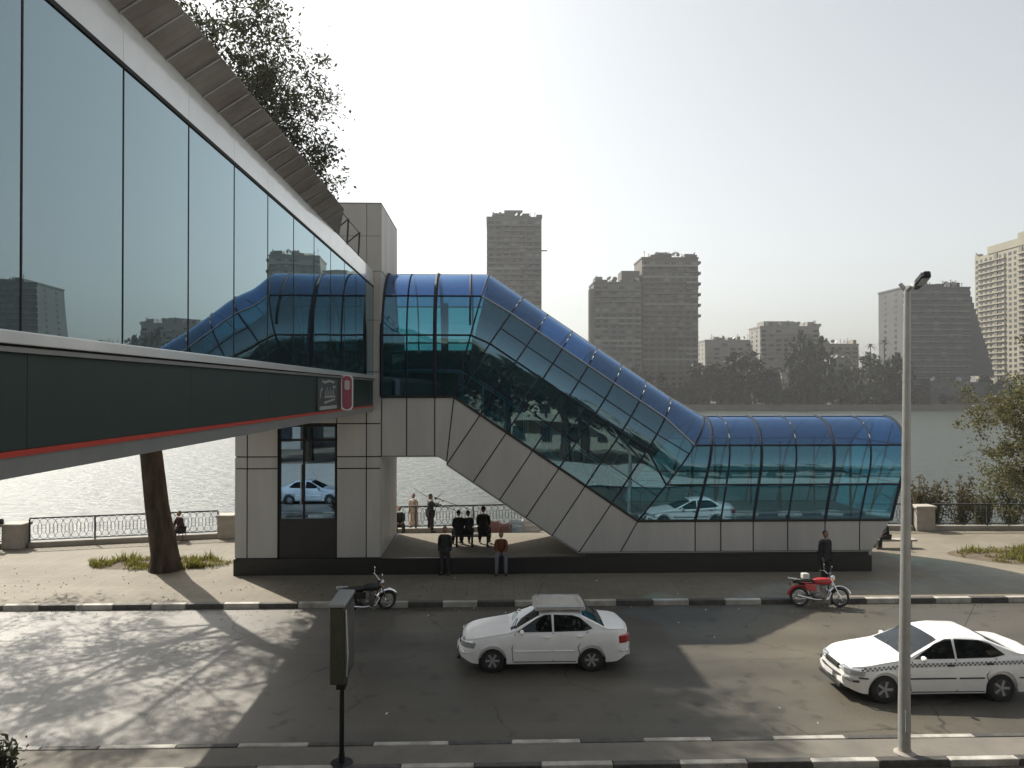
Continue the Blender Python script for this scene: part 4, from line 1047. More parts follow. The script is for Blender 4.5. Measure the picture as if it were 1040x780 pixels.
# ================================================================== cars
def interp(x, tab):
    if x <= tab[0][0]: return tab[0][1]
    for (a, va), (b_, vb) in zip(tab, tab[1:]):
        if x <= b_:
            f = (x - a) / (b_ - a); return va + (vb - va) * f
    return tab[-1][1]
def smooth(x, tab, w=.05):
    return sum(interp(x + d*w, tab) for d in (-2,-1,0,1,2)) / 5
def wheel(parent, x, y, r, side, spokes, rimm, wd=.19):
    t = MB().lathe([(r*.62, -wd/2), (r*.93, -wd/2), (r, -wd*.36), (r, wd*.36), (r*.93, wd/2), (r*.62, wd/2)], n=28, axis='y', cap=False).build('wheel', M['rubber'], parent, smooth=True)
    t.location = (x, y, r)
    s = side
    rm = MB().lathe([(r*.66, -s*wd*.35), (r*.66, s*wd*.50), (r*.60, s*wd*.52), (r*.57, s*wd*.38), (0.001, s*wd*.30)] , n=28, axis='y', cap=False).build('rim', M['rim_dark'], t, smooth=True)
    m = MB()
    for k in range(spokes):
        a = 2*PI*k/spokes; u = Vector((math.cos(a), 0, math.sin(a))); v = Vector((-math.sin(a), 0, math.cos(a)))
        p = [u*r*.1 - v*r*.07, u*r*.58 - v*r*.10, u*r*.58 + v*r*.10, u*r*.1 + v*r*.07]; y0, y1 = s*wd*.33, s*wd*.47
        A = [m.bm.verts.new(q + Vector((0, y0, 0))) for q in p]; B = [m.bm.verts.new(q + Vector((0, y1, 0))) for q in p]
        m.bm.faces.new(A); m.bm.faces.new(B[::-1])
        for i in range(4): m.bm.faces.new([A[i], B[i], B[(i+1)%4], A[(i+1)%4]])
    m.lathe([(r*.16, s*wd*.3), (r*.15, s*wd*.52), (.001, s*wd*.54)], n=12, axis='y')
    m.build('spokes', rimm, t)
def sedan(name, label, loc, rz, paint, P_, group='white saloon cars on the road'):
    """front towards -x.  P_: L, W, wheelbase, profile tables"""
    t = thing(name, label, 'car', loc, rz, group)
    L_, Wd, r = P_['L'], P_['W'], P_['r']; hw = Wd/2; xf, xr = P_['xf'], P_['xr']
    belt, roof, low = P_['belt'], P_['roof'], P_['low']
    xs = sorted(set([round(-L_/2 + L_ * k / 60, 4) for k in range(61)] + [-L_/2 + .02, -L_/2 + .05, L_/2 - .02, L_/2 - .05] + [wx + (r + .055) * math.cos(PI*k/14) for wx in (xf, xr) for k in range(15)]))
    def width(x):
        e = 0
        df = x + L_/2; dr = L_/2 - x
        e += .30 * max(0, 1 - df/.62) ** 2.2 * 1.0; e += .20 * max(0, 1 - dr/.55) ** 2.2
        return hw - e
    def arch(x):
        z = -1
        for wx in (xf, xr):
            d = abs(x - wx); ra = r + .055
            if d < ra: z = max(z, r + math.sqrt(ra*ra - d*d))
        return z
    def section(x):
        w_ = width(x); zb = smooth(x, low); zs = smooth(x, belt, .03); zt = max(zs + .005, smooth(x, roof, .025)); h_ = zt - zs; a = arch(x)
        zb_side = max(zb, a)
        tum = .34 if h_ > .15 else .34 * h_ / .15
        pts = [(0, zb), (w_*.80, zb), (w_*.955, zb_side + .01), (w_*.985, max(zb + .16, a + .02)), (w_, max(zb + (zs-zb)*.50, a + .03)), (w_*.992, max(zb + (zs-zb)*.66, a + .04)), (w_*.965, zs - .07), (w_*.93, zs - .01)]
        wb_ = w_*.92
        pts += [(wb_ - h_*tum*.08, zs + h_*.10), (wb_ - h_*tum*.5, zs + h_*.52), (wb_ - h_*tum*.86, zs + h_*.86), (wb_ - h_*tum - .05, zs + h_*.955), (wb_*.62, zs + h_*.992 + (.012 if h_ > .15 else 0)), (0, zs + h_ + .022)]
        return pts
    secs = [section(x) for x in xs]
    m = MB(); rows = []
    n = len(secs[0])
    # nose and tail rounding: pull the end sections in towards bumper height
    for x, s in zip(xs, secs):
        row = [(x, -y, z) for y, z in s[::-1]][:-1] + [(x, y, z) for y, z in s]
        rows.append(row)
    def plan(row, sgn):   # bow the ends in plan view and rake the face
        out = []
        for (x, y, z) in row:
            q = (abs(y) / hw) ** 2
            out.append((x + sgn * .13 * q - sgn * (.07 if .32 < z < .55 else 0), y, z))
        return out
    rows = [plan(r_, 1) if i == 0 else plan(r_, -1) if i == len(rows) - 1 else [(x + (.13 * (abs(y)/hw)**2 - (.05 if .32 < z < .55 else 0)) * max(0, 1 - (x + L_/2)/.35) - (.13 * (abs(y)/hw)**2) * max(0, 1 - (L_/2 - x)/.35), y, z) for x, y, z in r_] for i, r_ in enumerate(rows)]
    V_ = [[m.bm.verts.new(p) for p in r_] for r_ in rows]
    W0, W1, B0, B1 = P_['ws0'], P_['ws1'], P_['bl0'], P_['bl1']
    nn = len(V_[0]); c0 = 0
    gl = MB(); gl2 = MB()
    for i in range(len(V_) - 1):
        xm_ = (xs[i] + xs[i+1]) / 2
        for j in range(nn - 1):
            top_ = min(j, nn - 2 - j) < 2
            if (W0 < xm_ < W1 or B0 < xm_ < B1) and top_:
                (gl if xm_ < 0 else gl2).face([v.co.copy() for v in (V_[i][j], V_[i+1][j], V_[i+1][j+1], V_[i][j+1])]); continue
            m.bm.faces.new([V_[i][j], V_[i+1][j], V_[i+1][j+1], V_[i][j+1]])
    m.bm.faces.new(V_[0]); m.bm.faces.new(V_[-1][::-1])
    bmesh.ops.remove_doubles(m.bm, verts=m.bm.verts, dist=1e-4)
    body = m.build('body', paint, t, smooth=True)
    g = gl.build('windscreen', M['car_glass'], t, smooth=True, weld=True); gl2.build('rear_window', M['car_glass'], t, smooth=True, weld=True)
    # frames of dark rubber around the two screens
    def surf(x, j):
        # j: ring index from centre, right side
        for i in range(len(xs)-1):
            if xs[i] <= x <= xs[i+1]:
                f = (x - xs[i])/(xs[i+1]-xs[i]); return Vector(rows[i][j]).lerp(Vector(rows[i+1][j]), f)
        return Vector(rows[-1][j])
    def side_pt(x, z, sgn, out=.006):
        # point on the greenhouse flank at height z
        i = min(range(len(xs)), key=lambda q: abs(xs[q] - x)); s = secs[i]
        zs = smooth(x, belt, .03); zt = smooth(x, roof, .025); h_ = max(.05, zt - zs)
        w_ = width(x); tum = .34 if h_ > .15 else .34*h_/.15
        y = w_*.92 - tum * max(0, min(h_, z - zs)) + out
        return Vector((x, sgn * y, z))
    # side windows with slanted ends, plus surround
    for sgn in (-1, 1):
        for poly in P_['wins']:
            a = [side_pt(x, z, sgn, .010) for x, z in poly]; 
            gm = MB(); gm.face(a if sgn < 0 else a[::-1]); gm.build('side_window', P_.get('sideglass', M['win_car']), t, normals=False)
            cxp = sum(p[0] for p in poly)/len(poly); czp = sum(p[1] for p in poly)/len(poly)
            pts = [side_pt(x, z, sgn, .010) for x, z in poly]
            MB().path(pts, .005, 4, closed=True).build('window_seal', M['trim'], t)
        # door gaps, moulding, handles
        for gap in P_['gaps']:
            pts = []
            for x, z in gap:
                zs = smooth(x, belt, .03); zb = smooth(x, low); w_ = width(x)
                fz_ = (z - zb)/(zs - zb); y = w_ * interp(fz_, [(0,.955), (.2,.985), (.5,1), (.66,.992), (.88,.965), (1,.93)])
                pts.append((x, sgn*(y + .001), z))
            MB().path(pts, .011, 4).build('door_gap', M['trim'], t)
        zz = P_['mould']; pts = []
        for x0, x1 in P_['mouldx']:
            mm_ = MB(); a = []
            K = 8
            for k in range(K+1):
                x = x0 + (x1-x0)*k/K; a.append((x, sgn*(width(x)*.998 + .006), zz))
            mm_.path(a, .017, 5).build('side_moulding', P_.get('mouldmat', M['trim']), t)
        for hx, hz_ in P_['handles']:
            MB().box(hx - .08, hx + .08, sgn*(hw*.985) - .01 if sgn > 0 else -hw*.985 - .03, sgn*(hw*.985) + .03 if sgn > 0 else -hw*.985 + .01, hz_ - .018, hz_ + .018).build('door_handle', P_.get('handlemat', M['trim']), t, bevel=.008)
        mx_, mz = P_['mirror']
        my = sgn * (hw*.93 + .10)
        mo = MB().ball((mx_, my, mz), .055, .095, .062, 12, 8).build('wing_mirror', paint, t, smooth=True)
        wl = []
        for wx in (xf, xr):
            wheel(t, wx, sgn * (hw - .115), r, sgn, P_['spokes'], P_['rim'])
        # lamps wrap round the corners
        def corner_patch(zlist, x0, x1, front, mat, nm, out=.006):
            mm_ = MB(); rows_ = []
            for z in zlist:
                rw = []
                for k in range(7):
                    f = k/6; x = x0 + (x1 - x0)*f
                    w_ = width(x); y = w_*.985
                    df = (x + L_/2) if front else (L_/2 - x)
                    rw.append((x, sgn*(y + out), z))
                rows_.append(rw)
            mm_.grid(rows_); return mm_.build(nm, mat, t, smooth=True, normals=True)
        F_ = P_['head']
        hl = MB()
        x0 = -L_/2
        # headlamp: faceted lens block set in the front corner
        pts_o = [(x0 + .02 + F_['in'], hw*.38), (x0 - .012 + .05, hw*.62), (x0 + .13, hw*.80), (x0 + .34, hw*.935)]
        pts_i = [(x0 + .30, hw*.36), (x0 + .30, hw*.60), (x0 + .34, hw*.74), (x0 + .40, hw*.86)]
        poly = [(x, sgn*y) for x, y in pts_o] + [(x, sgn*y) for x, y in pts_i[::-1]]
        hl.prism(poly, F_['z0'], F_['z1'], 'z'); hd = hl.build('headlight', M['clearlens'], t, bevel=.02)
        MB().prism([(x + (0 if k < 2 else .02), sgn*y) for k, (x, y) in enumerate([(x0 + .125, hw*.812), (x0 + .335, hw*.948), (x0 + .40, hw*.93), (x0 + .2, hw*.78)])], F_['z0'] + .01, F_['z1'] - .02, 'z').build('turn_signal', M['clearlens'], t, bevel=.008)
        T_ = P_['tail']
        poly = [(L_/2 - .30, sgn*hw*.95), (L_/2 - .10, sgn*hw*.86), (L_/2 + .0, sgn*hw*.70), (L_/2 + .0, sgn*hw*.46), (L_/2 - .25, sgn*hw*.5)]
        MB().prism(poly, T_[0] + .02, T_[1] - .03, 'z').build('tail_light', M['redlens'], t, bevel=.02)
    # underside + wells
    MB().box(-L_/2 + .35, L_/2 - .35, -hw*.80, hw*.80, .19, .32).build('underbody', M['black'], t)
    for wx in (xf, xr): MB().lathe([(r + .05, -hw*.88), (r + .05, hw*.88)], c=(wx, 0, r), n=20, axis='y').build('wheel_well', M['black'], t, normals=False)
    # bumper strips, grille, plates
    x0 = -L_/2
    for (xx_, sg) in ((x0, -1), (L_/2, 1)):
        pts = []
        for k in range(13):
            f = -1 + 2*k/12; y = hw * .93 * f; x = xx_ - sg*(.15*f*f) + sg*.03
            pts.append((x + (0 if sg > 0 else 0), y, P_['bump'][0 if sg < 0 else 1]))
        pts = [(pts[0][0] - sg*.12, -hw*.965, pts[0][2])] + pts + [(pts[-1][0] - sg*.12, hw*.965, pts[-1][2])]
        MB().path(pts, .026, 6).build('bumper_strip', P_.get('mouldmat', M['trim']), t, smooth=True)
        MB().box(xx_ + sg*.06, xx_ + sg*.075, -.20, .20, .40, .50).build('number_plate', M['plate'], t)
    MB().box(x0 - .0, x0 + .06, -hw*.36, hw*.36, P_['head']['z0'] + .02, P_['head']['z1'] - .01).build('grille', M['trim'], t, bevel=.01)
    MB().box(x0 - .055, x0 + .02, -hw*.6, hw*.6, .245, .335).build('air_intake', M['trim'], t, bevel=.01)
    # interior
    for sx_ in P_['seats']:
        for yy in (-.36, .36):
            s_ = MB(); s_.box(sx_, sx_ + .5, yy - .24, yy + .24, .42, .58).box(sx_ + .42, sx_ + .58, yy - .23, yy + .23, .5, 1.02).box(sx_ + .46, sx_ + .56, yy - .12, yy + .12, 1.02, 1.19)
            s_.build('seat', M['seatcloth'], t, bevel=.04)
    MB().box(P_['dash'], P_['dash'] + .4, -hw*.8, hw*.8, .6, P_['dashz']).build('dashboard', M['seatcloth'], t, bevel=.05)
    sw = MB().path([(P_['dash'] + .55 - .05*math.sin(a), .36 + .18*math.cos(a), P_['dashz'] - .02 + .17*math.sin(a)) for a in [2*PI*k/16 for k in range(16)]], .014, 5, closed=True)
    sw.build('steering_wheel', M['trim'], t)
    for yy in (-.45, .15):
        MB().path([surf(W0 + .03, c0 + (0)) + Vector((0, yy, .015)), surf(W0 + .16, c0) + Vector((.0, yy + .42, .02))], .009, 4).build('wiper', M['trim'], t)
    MB().path([(P_['antx'], hw*.6, P_['antz']), (P_['antx'] + .25, hw*.6, P_['antz'] + .5)], .006, 4).build('aerial', M['trim'], t)
    return t
M['rim_dark'] = pm('rim_disc_dark', (.07,.07,.07), .5, .3)  # dark disc behind the alloy spokes
M['win_car'] = glassmat('car_side_glass', (.10,.12,.12), (.6,.66,.7), .045, shade=((.01,.012,.012), .55))
A = dict(L=4.23, W=1.67, r=.29, xf=-1.30, xr=1.14,
    belt=[(-2.115,.66), (-1.9,.76), (-1.3,.86), (-.85,.93), (0,.955), (1.2,.985), (1.75,1.0), (2.0,.96), (2.115,.86)],
    roof=[(-2.115,.68), (-1.95,.79), (-1.3,.90), (-.86,.965), (-.13,1.36), (.25,1.41), (.85,1.385), (1.52,1.05), (1.72,1.035), (2.02,1.015), (2.115,.90)],
    low=[(-2.115,.30), (-1.9,.21), (-1,.2), (1,.2), (1.8,.24), (2.115,.36)], ws0=-.83, ws1=-.17, bl0=.93, bl1=1.47,
    wins=[[(-.70,.975), (.17,.98), (.15,1.362), (.0,1.355), (-.22,1.27)], [(.22,.98), (1.0,1.0), (1.17,1.05), (.86,1.29), (.68,1.345), (.22,1.362)]],
    gaps=[[(-.80,.30), (-.82,.6), (-.74,.93)], [(.19,.26), (.19,.96)], [(.86,.42), (.80,.62), (1.05,.98)], [(-.80,.26), (.76,.26)]],
    mould=.53, mouldx=[(-.76,.15), (.23,.72)], mouldmat=M['car_dust'], handlemat=M['car_dust'], handles=[(.05,.86), (.86,.88)], mirror=(-.58,1.0), spokes=6, rim=M['alloy'], head=dict(z0=.58, z1=.75, **{'in': .03}), tail=(.66,.90),
    bump=(.50,.52), seats=(-.25,.55), dash=-.72, dashz=.93, antx=-.2, antz=1.36)
c1 = onz(552, 681, 0)
yc = 18.95
pA = at(465, 655, yc - .83); pB = at(637, 655, yc - .83)
ca = sedan('parked_car', 'white saloon car with a cloth covered roof rack driving in the shade of the bridge', ((at(467, 660, yc - .4).x + 4.23/2), yc, 0), 0, M['car_dust'], A)
# roof rack with a grey tarpaulin
rk = MB()
for sgn in (-1, 1): rk.path([(-.22, sgn*.55, 1.44), (-.20, sgn*.56, 1.52), (.98, sgn*.56, 1.52), (1.0, sgn*.55, 1.43)], .018, 6)
for x in (-.1, .38, .88): rk.tube((x, -.56, 1.515), (x, .56, 1.515), .016, n=6)
ro = rk.build('roof_rack', M['steel_light'], ca, smooth=True)
m = MB(); rnd = random.Random(8); K, J = 18, 14; rows = []
for i in range(K + 1):
    u = -1 + 2*i/K; rw = []
    for j in range(J + 1):
        v = -1 + 2*j/J; e_ = (1 - abs(u)**5) * (1 - abs(v)**5); x = .38 + u*.66*(1 - .05*v*v); y = v*.60
        z = 1.48 + .065*e_**.6 + .018*noise.noise(Vector((x*4, y*4, 2))) + (.015*math.sin(x*14 + y*3))*e_
        rw.append((x, y, z))
    rows.append(rw)
m.grid(rows); cv = m.build('tarpaulin', M['cover'], ro, smooth=True); sl = cv.modifiers.new('t', 'SOLIDIFY'); sl.thickness = .05; sl.offset = -1
for x in (-.16, .92): MB().path([(x + .02*math.sin(k), -.6 + 1.2*k/8, 1.47 + .07*math.sin(PI*k/8)) for k in range(9)], .038, 7).build('rolled_edge', M['cover'], ro, smooth=True)

B = dict(L=4.52, W=1.71, r=.305, xf=-1.44, xr=1.19,
    belt=[(-2.26,.62), (-2.1,.72), (-1.5,.82), (-.95,.90), (0,.93), (1.2,.97), (1.9,1.0), (2.15,.97), (2.26,.86)],
    roof=[(-2.26,.64), (-2.12,.75), (-1.5,.87), (-.93,.955), (-.12,1.35), (.3,1.40), (.9,1.375), (1.62,1.06), (1.8,1.05), (2.16,1.035), (2.26,.92)],
    low=[(-2.26,.28), (-2.0,.19), (-1,.19), (1,.19), (1.9,.22), (2.26,.34)], ws0=-.88, ws1=-.16, bl0=1.0, bl1=1.56,
    wins=[[(-.76,.955), (.16,.96), (.14,1.35), (.0,1.345), (-.26,1.25)], [(.21,.96), (1.05,.98), (1.30,1.03), (1.0,1.25), (.76,1.325), (.21,1.35)]],
    gaps=[[(-.86,.28), (-.90,.55), (-.80,.90)], [(.18,.24), (.18,.94)], [(.90,.42), (.84,.60), (1.1,.96)], [(-.86,.24), (.8,.24)]],
    mould=.55, mouldx=[(-1.0,.14), (.22,.78), (-2.0,-1.82), (1.58,2.0)], handles=[(.03,.83), (.92,.86)], mirror=(-.60,.99), spokes=5, rim=M['alloy'], head=dict(z0=.58, z1=.72, **{'in': .02}), tail=(.70,.93),
    bump=(.49,.50), seats=(-.25,.6), dash=-.78, dashz=.91, antx=1.2, antz=1.2)
yc2 = 16.95
xc2 = at(836, 690, yc2 - .5).x + 4.52/2 + .42
cb_ = sedan('parked_car', 'white saloon car with a chequered stripe in full sun behind the lamp post', (xc2, yc2, 0), 0, M['car_white'], B)
# chequered taxi stripe following the flank
for sgn in (-1, 1):
    m = MB()
    def yy_(x): return sgn * (( .855 - .30 * max(0, 1 - (x + 2.26)/.62)**2.2 - .20*max(0, 1 - (2.26 - x)/.55)**2.2) * .985 + .006)
    x = -1.95; k = 0
    while x < 2.0:
        z0 = interp(x, [(-1.95,.705), (-.9,.80), (2.0,.86)])
        for q in (0, 1):
            if (k + q) % 2 == 0:
                z1 = z0 + q*.042 - .01
                m.face([(x, yy_(x), z1), (x + .05, yy_(x + .05), z1 + .002), (x + .05, yy_(x + .05) - sgn*.0, z1 + .042), (x, yy_(x), z1 + .042)])
        x += .05; k += 1
    m.build('chequered_stripe', pm('stripe_grey', (.17,.17,.175), .5), cb_, normals=False)
for o in list(cb_.children):
    pass
# a third car on the near carriageway, below the frame, shows in the mirror door of the tower
C_ = dict(A); 
cc = sedan('parked_car', 'pale blue saloon car mirrored in the glass door of the tower', (-11.0, 9.0, 0), R(180), M['car_blue'], C_)
# ================================================================== motorcycles
def motorcycle(label, loc, rz, lean, tankmat, boxed=True):
    """front towards +x, standing on its side stand"""
    t = thing('motorcycle', label, 'motorcycle', loc, rz, 'motorcycles parked along the kerb'); t.rotation_euler = (R(lean), 0, rz)
    r = .30; xf, xr = .64, -.62
    for x in (xf, xr):
        ty = MB().lathe([(r - .075, -.035), (r - .02, -.05), (r, -.02), (r, .02), (r - .02, .05), (r - .075, .035)], n=28, axis='y', cap=False).build('tyre', M['rubber'], t, smooth=True); ty.location = (x, 0, r)
        rim = MB().lathe([(r - .085, -.035), (r - .06, -.03), (r - .06, .03), (r - .085, .035)], n=28, axis='y', cap=False).lathe([(.05, -.06), (.05, .06)], n=12, axis='y')
        rim.build('rim', M['chrome'], ty, smooth=True)
        sp = MB()
        for k in range(18):
            a = 2*PI*k/18; sp.tube((.04*math.cos(a), .04*(-1)**k, .04*math.sin(a)), ((r-.07)*math.cos(a+.15), 0, (r-.07)*math.sin(a+.15)), .004, n=3)
        sp.build('spokes', M['chrome'], ty)
        MB().path([(x + (r + .045)*math.cos(a), 0, r + (r + .045)*math.sin(a)) for a in [R(20 + 12*k) + (0 if x > 0 else .35) for k in range(12)]], .045, 6).build('mudguard', tankmat if x < 0 else M['chrome'], t, smooth=True)
    fk = MB()
    for y in (-.09, .09): fk.tube((xf, y, r), (.34, y, .92), .022, .026, 8)
    fk.build('fork', M['chrome'], t, smooth=True)
    fr = MB(); fr.path([(.36, 0, .86), (.28, 0, .5), (.18, 0, .30), (-.2, 0, .28), (-.3, 0, .55), (xr, 0, .72)], .022, 7).path([(.36, 0, .82), (0, 0, .74), (-.35, 0, .70), (xr - .18, 0, .76)], .024, 7)
    for y in (-.1, .1): fr.path([(-.25, y*.6, .36), (xr, y, r)], .022, 6)
    fr.build('frame', M['steel_dark'], t, smooth=True)
    en = MB().box(-.16, .20, -.12, .12, .26, .46).lathe([(.085, 0), (.095, .03), (.085, .06), (.095, .09), (.085, .12), (.095, .15), (.08, .22)], c=(.12, 0, .44), n=14).ball((-.08, .13, .36), .11, .05, .10).ball((-.08, -.13, .36), .11, .05, .10)
    en.build('engine', M['engine'], t, bevel=.01)
    MB().path([(.2, -.08, .58), (.34, -.12, .45), (.22, -.15, .24), (-.2, -.17, .25), (-.75, -.19, .38)], [.022,.022,.024,.03,.048], 10).build('exhaust', M['chrome'], t, smooth=True)
    tk_ = MB(); rows = []
    for k in range(13):
        u = k/12; x = .38 - .56*u; w_ = .155*math.sin(PI*min(1, .22 + u*.75))**.6; hh_ = .12*math.sin(PI*(.14 + .8*u))**.5
        rows.append([(x, w_*math.copysign(abs(math.cos(a))**.7, math.cos(a)), .80 + hh_*math.copysign(abs(math.sin(a))**.7, math.sin(a))) for a in [2*PI*j/16 for j in range(17)]])
    tk_.grid(rows); tk_.face(rows[0][:-1]); tk_.face(rows[-1][:-1]); tk_.build('fuel_tank', tankmat, t, smooth=True, weld=True)
    MB().box(-.80, -.16, -.12, .12, .775, .86).build('saddle', M['trim'], t, bevel=.035)
    for y in (-.14, .14): MB().prism([(-.42, .52), (-.12, .50), (-.10, .72), (-.50, .74)], y - .02, y + .02, 'y').build('side_cover', tankmat, t, bevel=.015)
    hb = MB().path([(.22, -.36, 1.08), (.30, -.28, 1.10), (.36, -.1, 1.0), (.36, .1, 1.0), (.30, .28, 1.10), (.22, .36, 1.08)], .013, 6); hb.build('handlebar', M['chrome'], t, smooth=True)
    g = MB()
    for s in (-1, 1): g.tube((.25, s*.31, 1.095), (.18, s*.42, 1.07), .02, n=8)
    g.build('grips', M['rubber'], t)
    for s in (-1, 1):
        mm_ = MB().tube((.29, s*.27, 1.1), (.31, s*.33, 1.25), .006, n=4).ball((.31, s*.35, 1.28), .015, .06, .04); mm_.build('mirror', M['chrome'], t)
    hl = MB().lathe([(.0, -.10), (.06, -.09), (.095, -.02), (.098, .02), (.085, .035)], c=(.46, 0, .90), n=16, axis='x').build('headlight', M['chrome'], t, smooth=True)
    MB().lathe([(.085, .036), (0, .05)], c=(.46, 0, .90), n=16, axis='x').build('lens', M['clearlens'], hl, smooth=True)
    MB().ball((-.90, 0, .70), .03, .06, .04).build('tail_light', M['redlens'], t)
    ind = MB()
    for s in (-1, 1): ind.tube((.42, s*.08, .86), (.42, s*.17, .86), .007, n=4).ball((.42, s*.19, .86), .025).tube((-.84, s*.05, .68), (-.84, s*.14, .68), .007, n=4).ball((-.84, s*.16, .68), .025)
    ind.build('indicators', M['amber'], t)
    MB().tube((-.05, .12, .3), (-.12, .34, .01), .012, n=6).build('side_stand', M['steel_dark'], t)
    MB().box(.05, .12, -.26, .26, .26, .29).build('foot_pegs', M['rubber'], t)
    rk = MB().path([(-.62, -.1, .86), (-.98, -.1, .90), (-.98, .1, .90), (-.62, .1, .86)], .012, 5); rk.build('rear_rack', M['chrome'], t)
    if boxed: MB().box(-.52, -.30, -.13, .13, .86, 1.05).build('strapped_bag', M['bike_white'], t, bevel=.04)
    return t
mb = onz(832, 616, 0)
motorcycle('red motorcycle with chrome headlight parked at the kerb in front of a standing person', (mb.x, KY - .30, 0), R(-5), -7, M['bike_red'])
mb2 = onz(374, 619, 0)
motorcycle('dark motorcycle parked at the kerb in the shade just behind the upright sign box', (mb2.x, KY - .42, 0), R(28), 8, M['trim'], False)

# ================================================================== people
def skin_mesh(name, V_, E_, Rr, root=0, lv=2):
    me = bpy.data.meshes.new(name); me.from_pydata([tuple(v) for v in V_], E_, []); o = bpy.data.objects.new(name, me); COL.objects.link(o)
    sk = o.modifiers.new('skin', 'SKIN'); sk.use_smooth_shade = True; sk.branch_smoothing = .6
    for i, r in enumerate(Rr): me.skin_vertices[0].data[i].radius = (r, r) if not isinstance(r, tuple) else r
    me.skin_vertices[0].data[root].use_root = True
    ss = o.modifiers.new('sub', 'SUBSURF'); ss.levels = lv; ss.render_levels = lv
    dg = bpy.context.evaluated_depsgraph_get(); out = bpy.data.meshes.new_from_object(o.evaluated_get(dg)); out.name = name
    bpy.data.objects.remove(o); bpy.data.meshes.remove(me); return out
def person(label, loc, rz, pose='stand', shirt=(.02,.02,.022), trousers=(.02,.02,.025), h=1.72, seed=0, hair=True, seat=.5, robe=False, rod=False, group=None):
    """faces +y at rz = 0"""
    rnd = random.Random(seed + 100); s = h / 1.72
    J = {}
    sit = pose in ('sit', 'sit_edge'); hip = seat + .09 if sit else .92*s
    lean_ = {'stand': .02, 'sit': .12, 'sit_edge': .16, 'lean': .42, 'rod': .0, 'stride': .05}[pose]
    J['pel'] = Vector((0, 0, hip)); up = Vector((0, math.sin(lean_), math.cos(lean_)))
    J['waist'] = J['pel'] + up*.14*s; J['chest'] = J['pel'] + up*.36*s; J['neckb'] = J['pel'] + up*.52*s
    nup = Vector((0, math.sin(lean_*.6), math.cos(lean_*.6)))
    J['neck'] = J['neckb'] + nup*.075*s; J['head'] = J['neck'] + nup*.13*s + Vector((0, .02, 0))
    for sd_ in (-1, 1):
        k = 'l' if sd_ < 0 else 'r'
        J[k+'sh'] = J['neckb'] + Vector((sd_*.18*s, 0, -.05*s))
        J[k+'hip'] = J['pel'] + Vector((sd_*.095*s, 0, -.02))
        if sit:
            sp = .10 + .03*rnd.random(); J[k+'kn'] = J[k+'hip'] + Vector((sd_*sp*.6, .42*s, .02)); J[k+'an'] = Vector((J[k+'kn'].x + sd_*.01, J[k+'kn'].y + .06, max(.07, seat - .40*s) if pose == 'sit' else .07))
            J[k+'el'] = J[k+'sh'] + Vector((sd_*.03, .10, -.26*s)); J[k+'wr'] = Vector((J[k+'kn'].x - sd_*.05, J[k+'kn'].y - .10, J[k+'kn'].z + .10))
        else:
            st_ = .16 if pose == 'stride' else .03
            J[k+'kn'] = Vector((sd_*.11*s, sd_*st_*.5 + .03, .50*s)); J[k+'an'] = Vector((sd_*.12*s, sd_*st_, .09))
            if pose == 'lean': J[k+'el'] = J[k+'sh'] + Vector((sd_*.06, .18, -.20)); J[k+'wr'] = J[k+'el'] + Vector((-sd_*.1, .20, -.02))
            elif pose == 'rod' : J[k+'el'] = J[k+'sh'] + Vector((sd_*.14, .14, -.18*s)); J[k+'wr'] = J[k+'el'] + Vector((-sd_*.10, .18, .14 if sd_ > 0 else .05))
            elif seed % 2: J[k+'el'] = J[k+'sh'] + Vector((sd_*.05, -.03, -.27*s)); J[k+'wr'] = J[k+'el'] + Vector((-sd_*.10, .20, -.08))
            else: J[k+'el'] = J[k+'sh'] + Vector((sd_*.035, -.02, -.28*s)); J[k+'wr'] = J[k+'el'] + Vector((-sd_*.02, .05 + .05*(sd_ > 0), -.24*s))
        d = (J[k+'wr'] - J[k+'el']).normalized(); J[k+'pa'] = J[k+'wr'] + d*.08*s
        J[k+'to'] = J[k+'an'] + Vector((sd_*.03, .15, -.05))
    names = []; V_ = []; E_ = []; Rr = []; ix = {}
    def add(n, p, r): ix[n] = len(V_); V_.append(p); Rr.append(r*s); return ix[n]
    def link(a, b_): E_.append((ix[a], ix[b_]))
    add('pel', J['pel'], .12); add('waist', J['waist'], .11); add('chest', J['chest'], .125); add('neckb', J['neckb'], .075); add('neck', J['neck'], .052)
    link('pel', 'waist'); link('waist', 'chest'); link('chest', 'neckb'); link('neckb', 'neck')
    for k in 'lr':
        sg = -1 if k == 'l' else 1
        for n, r in (('sh', .055), ('el', .042), ('wr', .028), ('pa', .030), ('hip', .085), ('kn', .058), ('an', .038), ('to', .032)): add(k+n, J[k+n], r)
        link('neckb', k+'sh'); link(k+'sh', k+'el'); link(k+'el', k+'wr'); link(k+'wr', k+'pa'); link('pel', k+'hip'); link(k+'hip', k+'kn'); link(k+'kn', k+'an'); link(k+'an', k+'to')
    body = skin_mesh('body', V_, E_, Rr)
    bm = bmesh.new(); bm.from_mesh(body)
    # head with brow, nose, chin and ears; fingers and thumbs
    hd = MB(); hc = J['head']
    bmesh.ops.create_uvsphere(bm, u_segments=16, v_segments=12, radius=1, matrix=Matrix.Translation(hc) @ Matrix.Diagonal((.082*s, .102*s, .124*s, 1)))
    bmesh.ops.create_cone(bm, segments=5, radius1=.018*s, radius2=.008*s, depth=.04*s, cap_ends=True, matrix=Matrix.Translation(hc + Vector((0, .095*s, -.01))) @ Matrix.Rotation(R(-100), 4, 'X'))
    bmesh.ops.create_uvsphere(bm, u_segments=10, v_segments=6, radius=1, matrix=Matrix.Translation(hc + Vector((0, .05*s, -.085*s))) @ Matrix.Diagonal((.045*s, .042*s, .032*s, 1)))
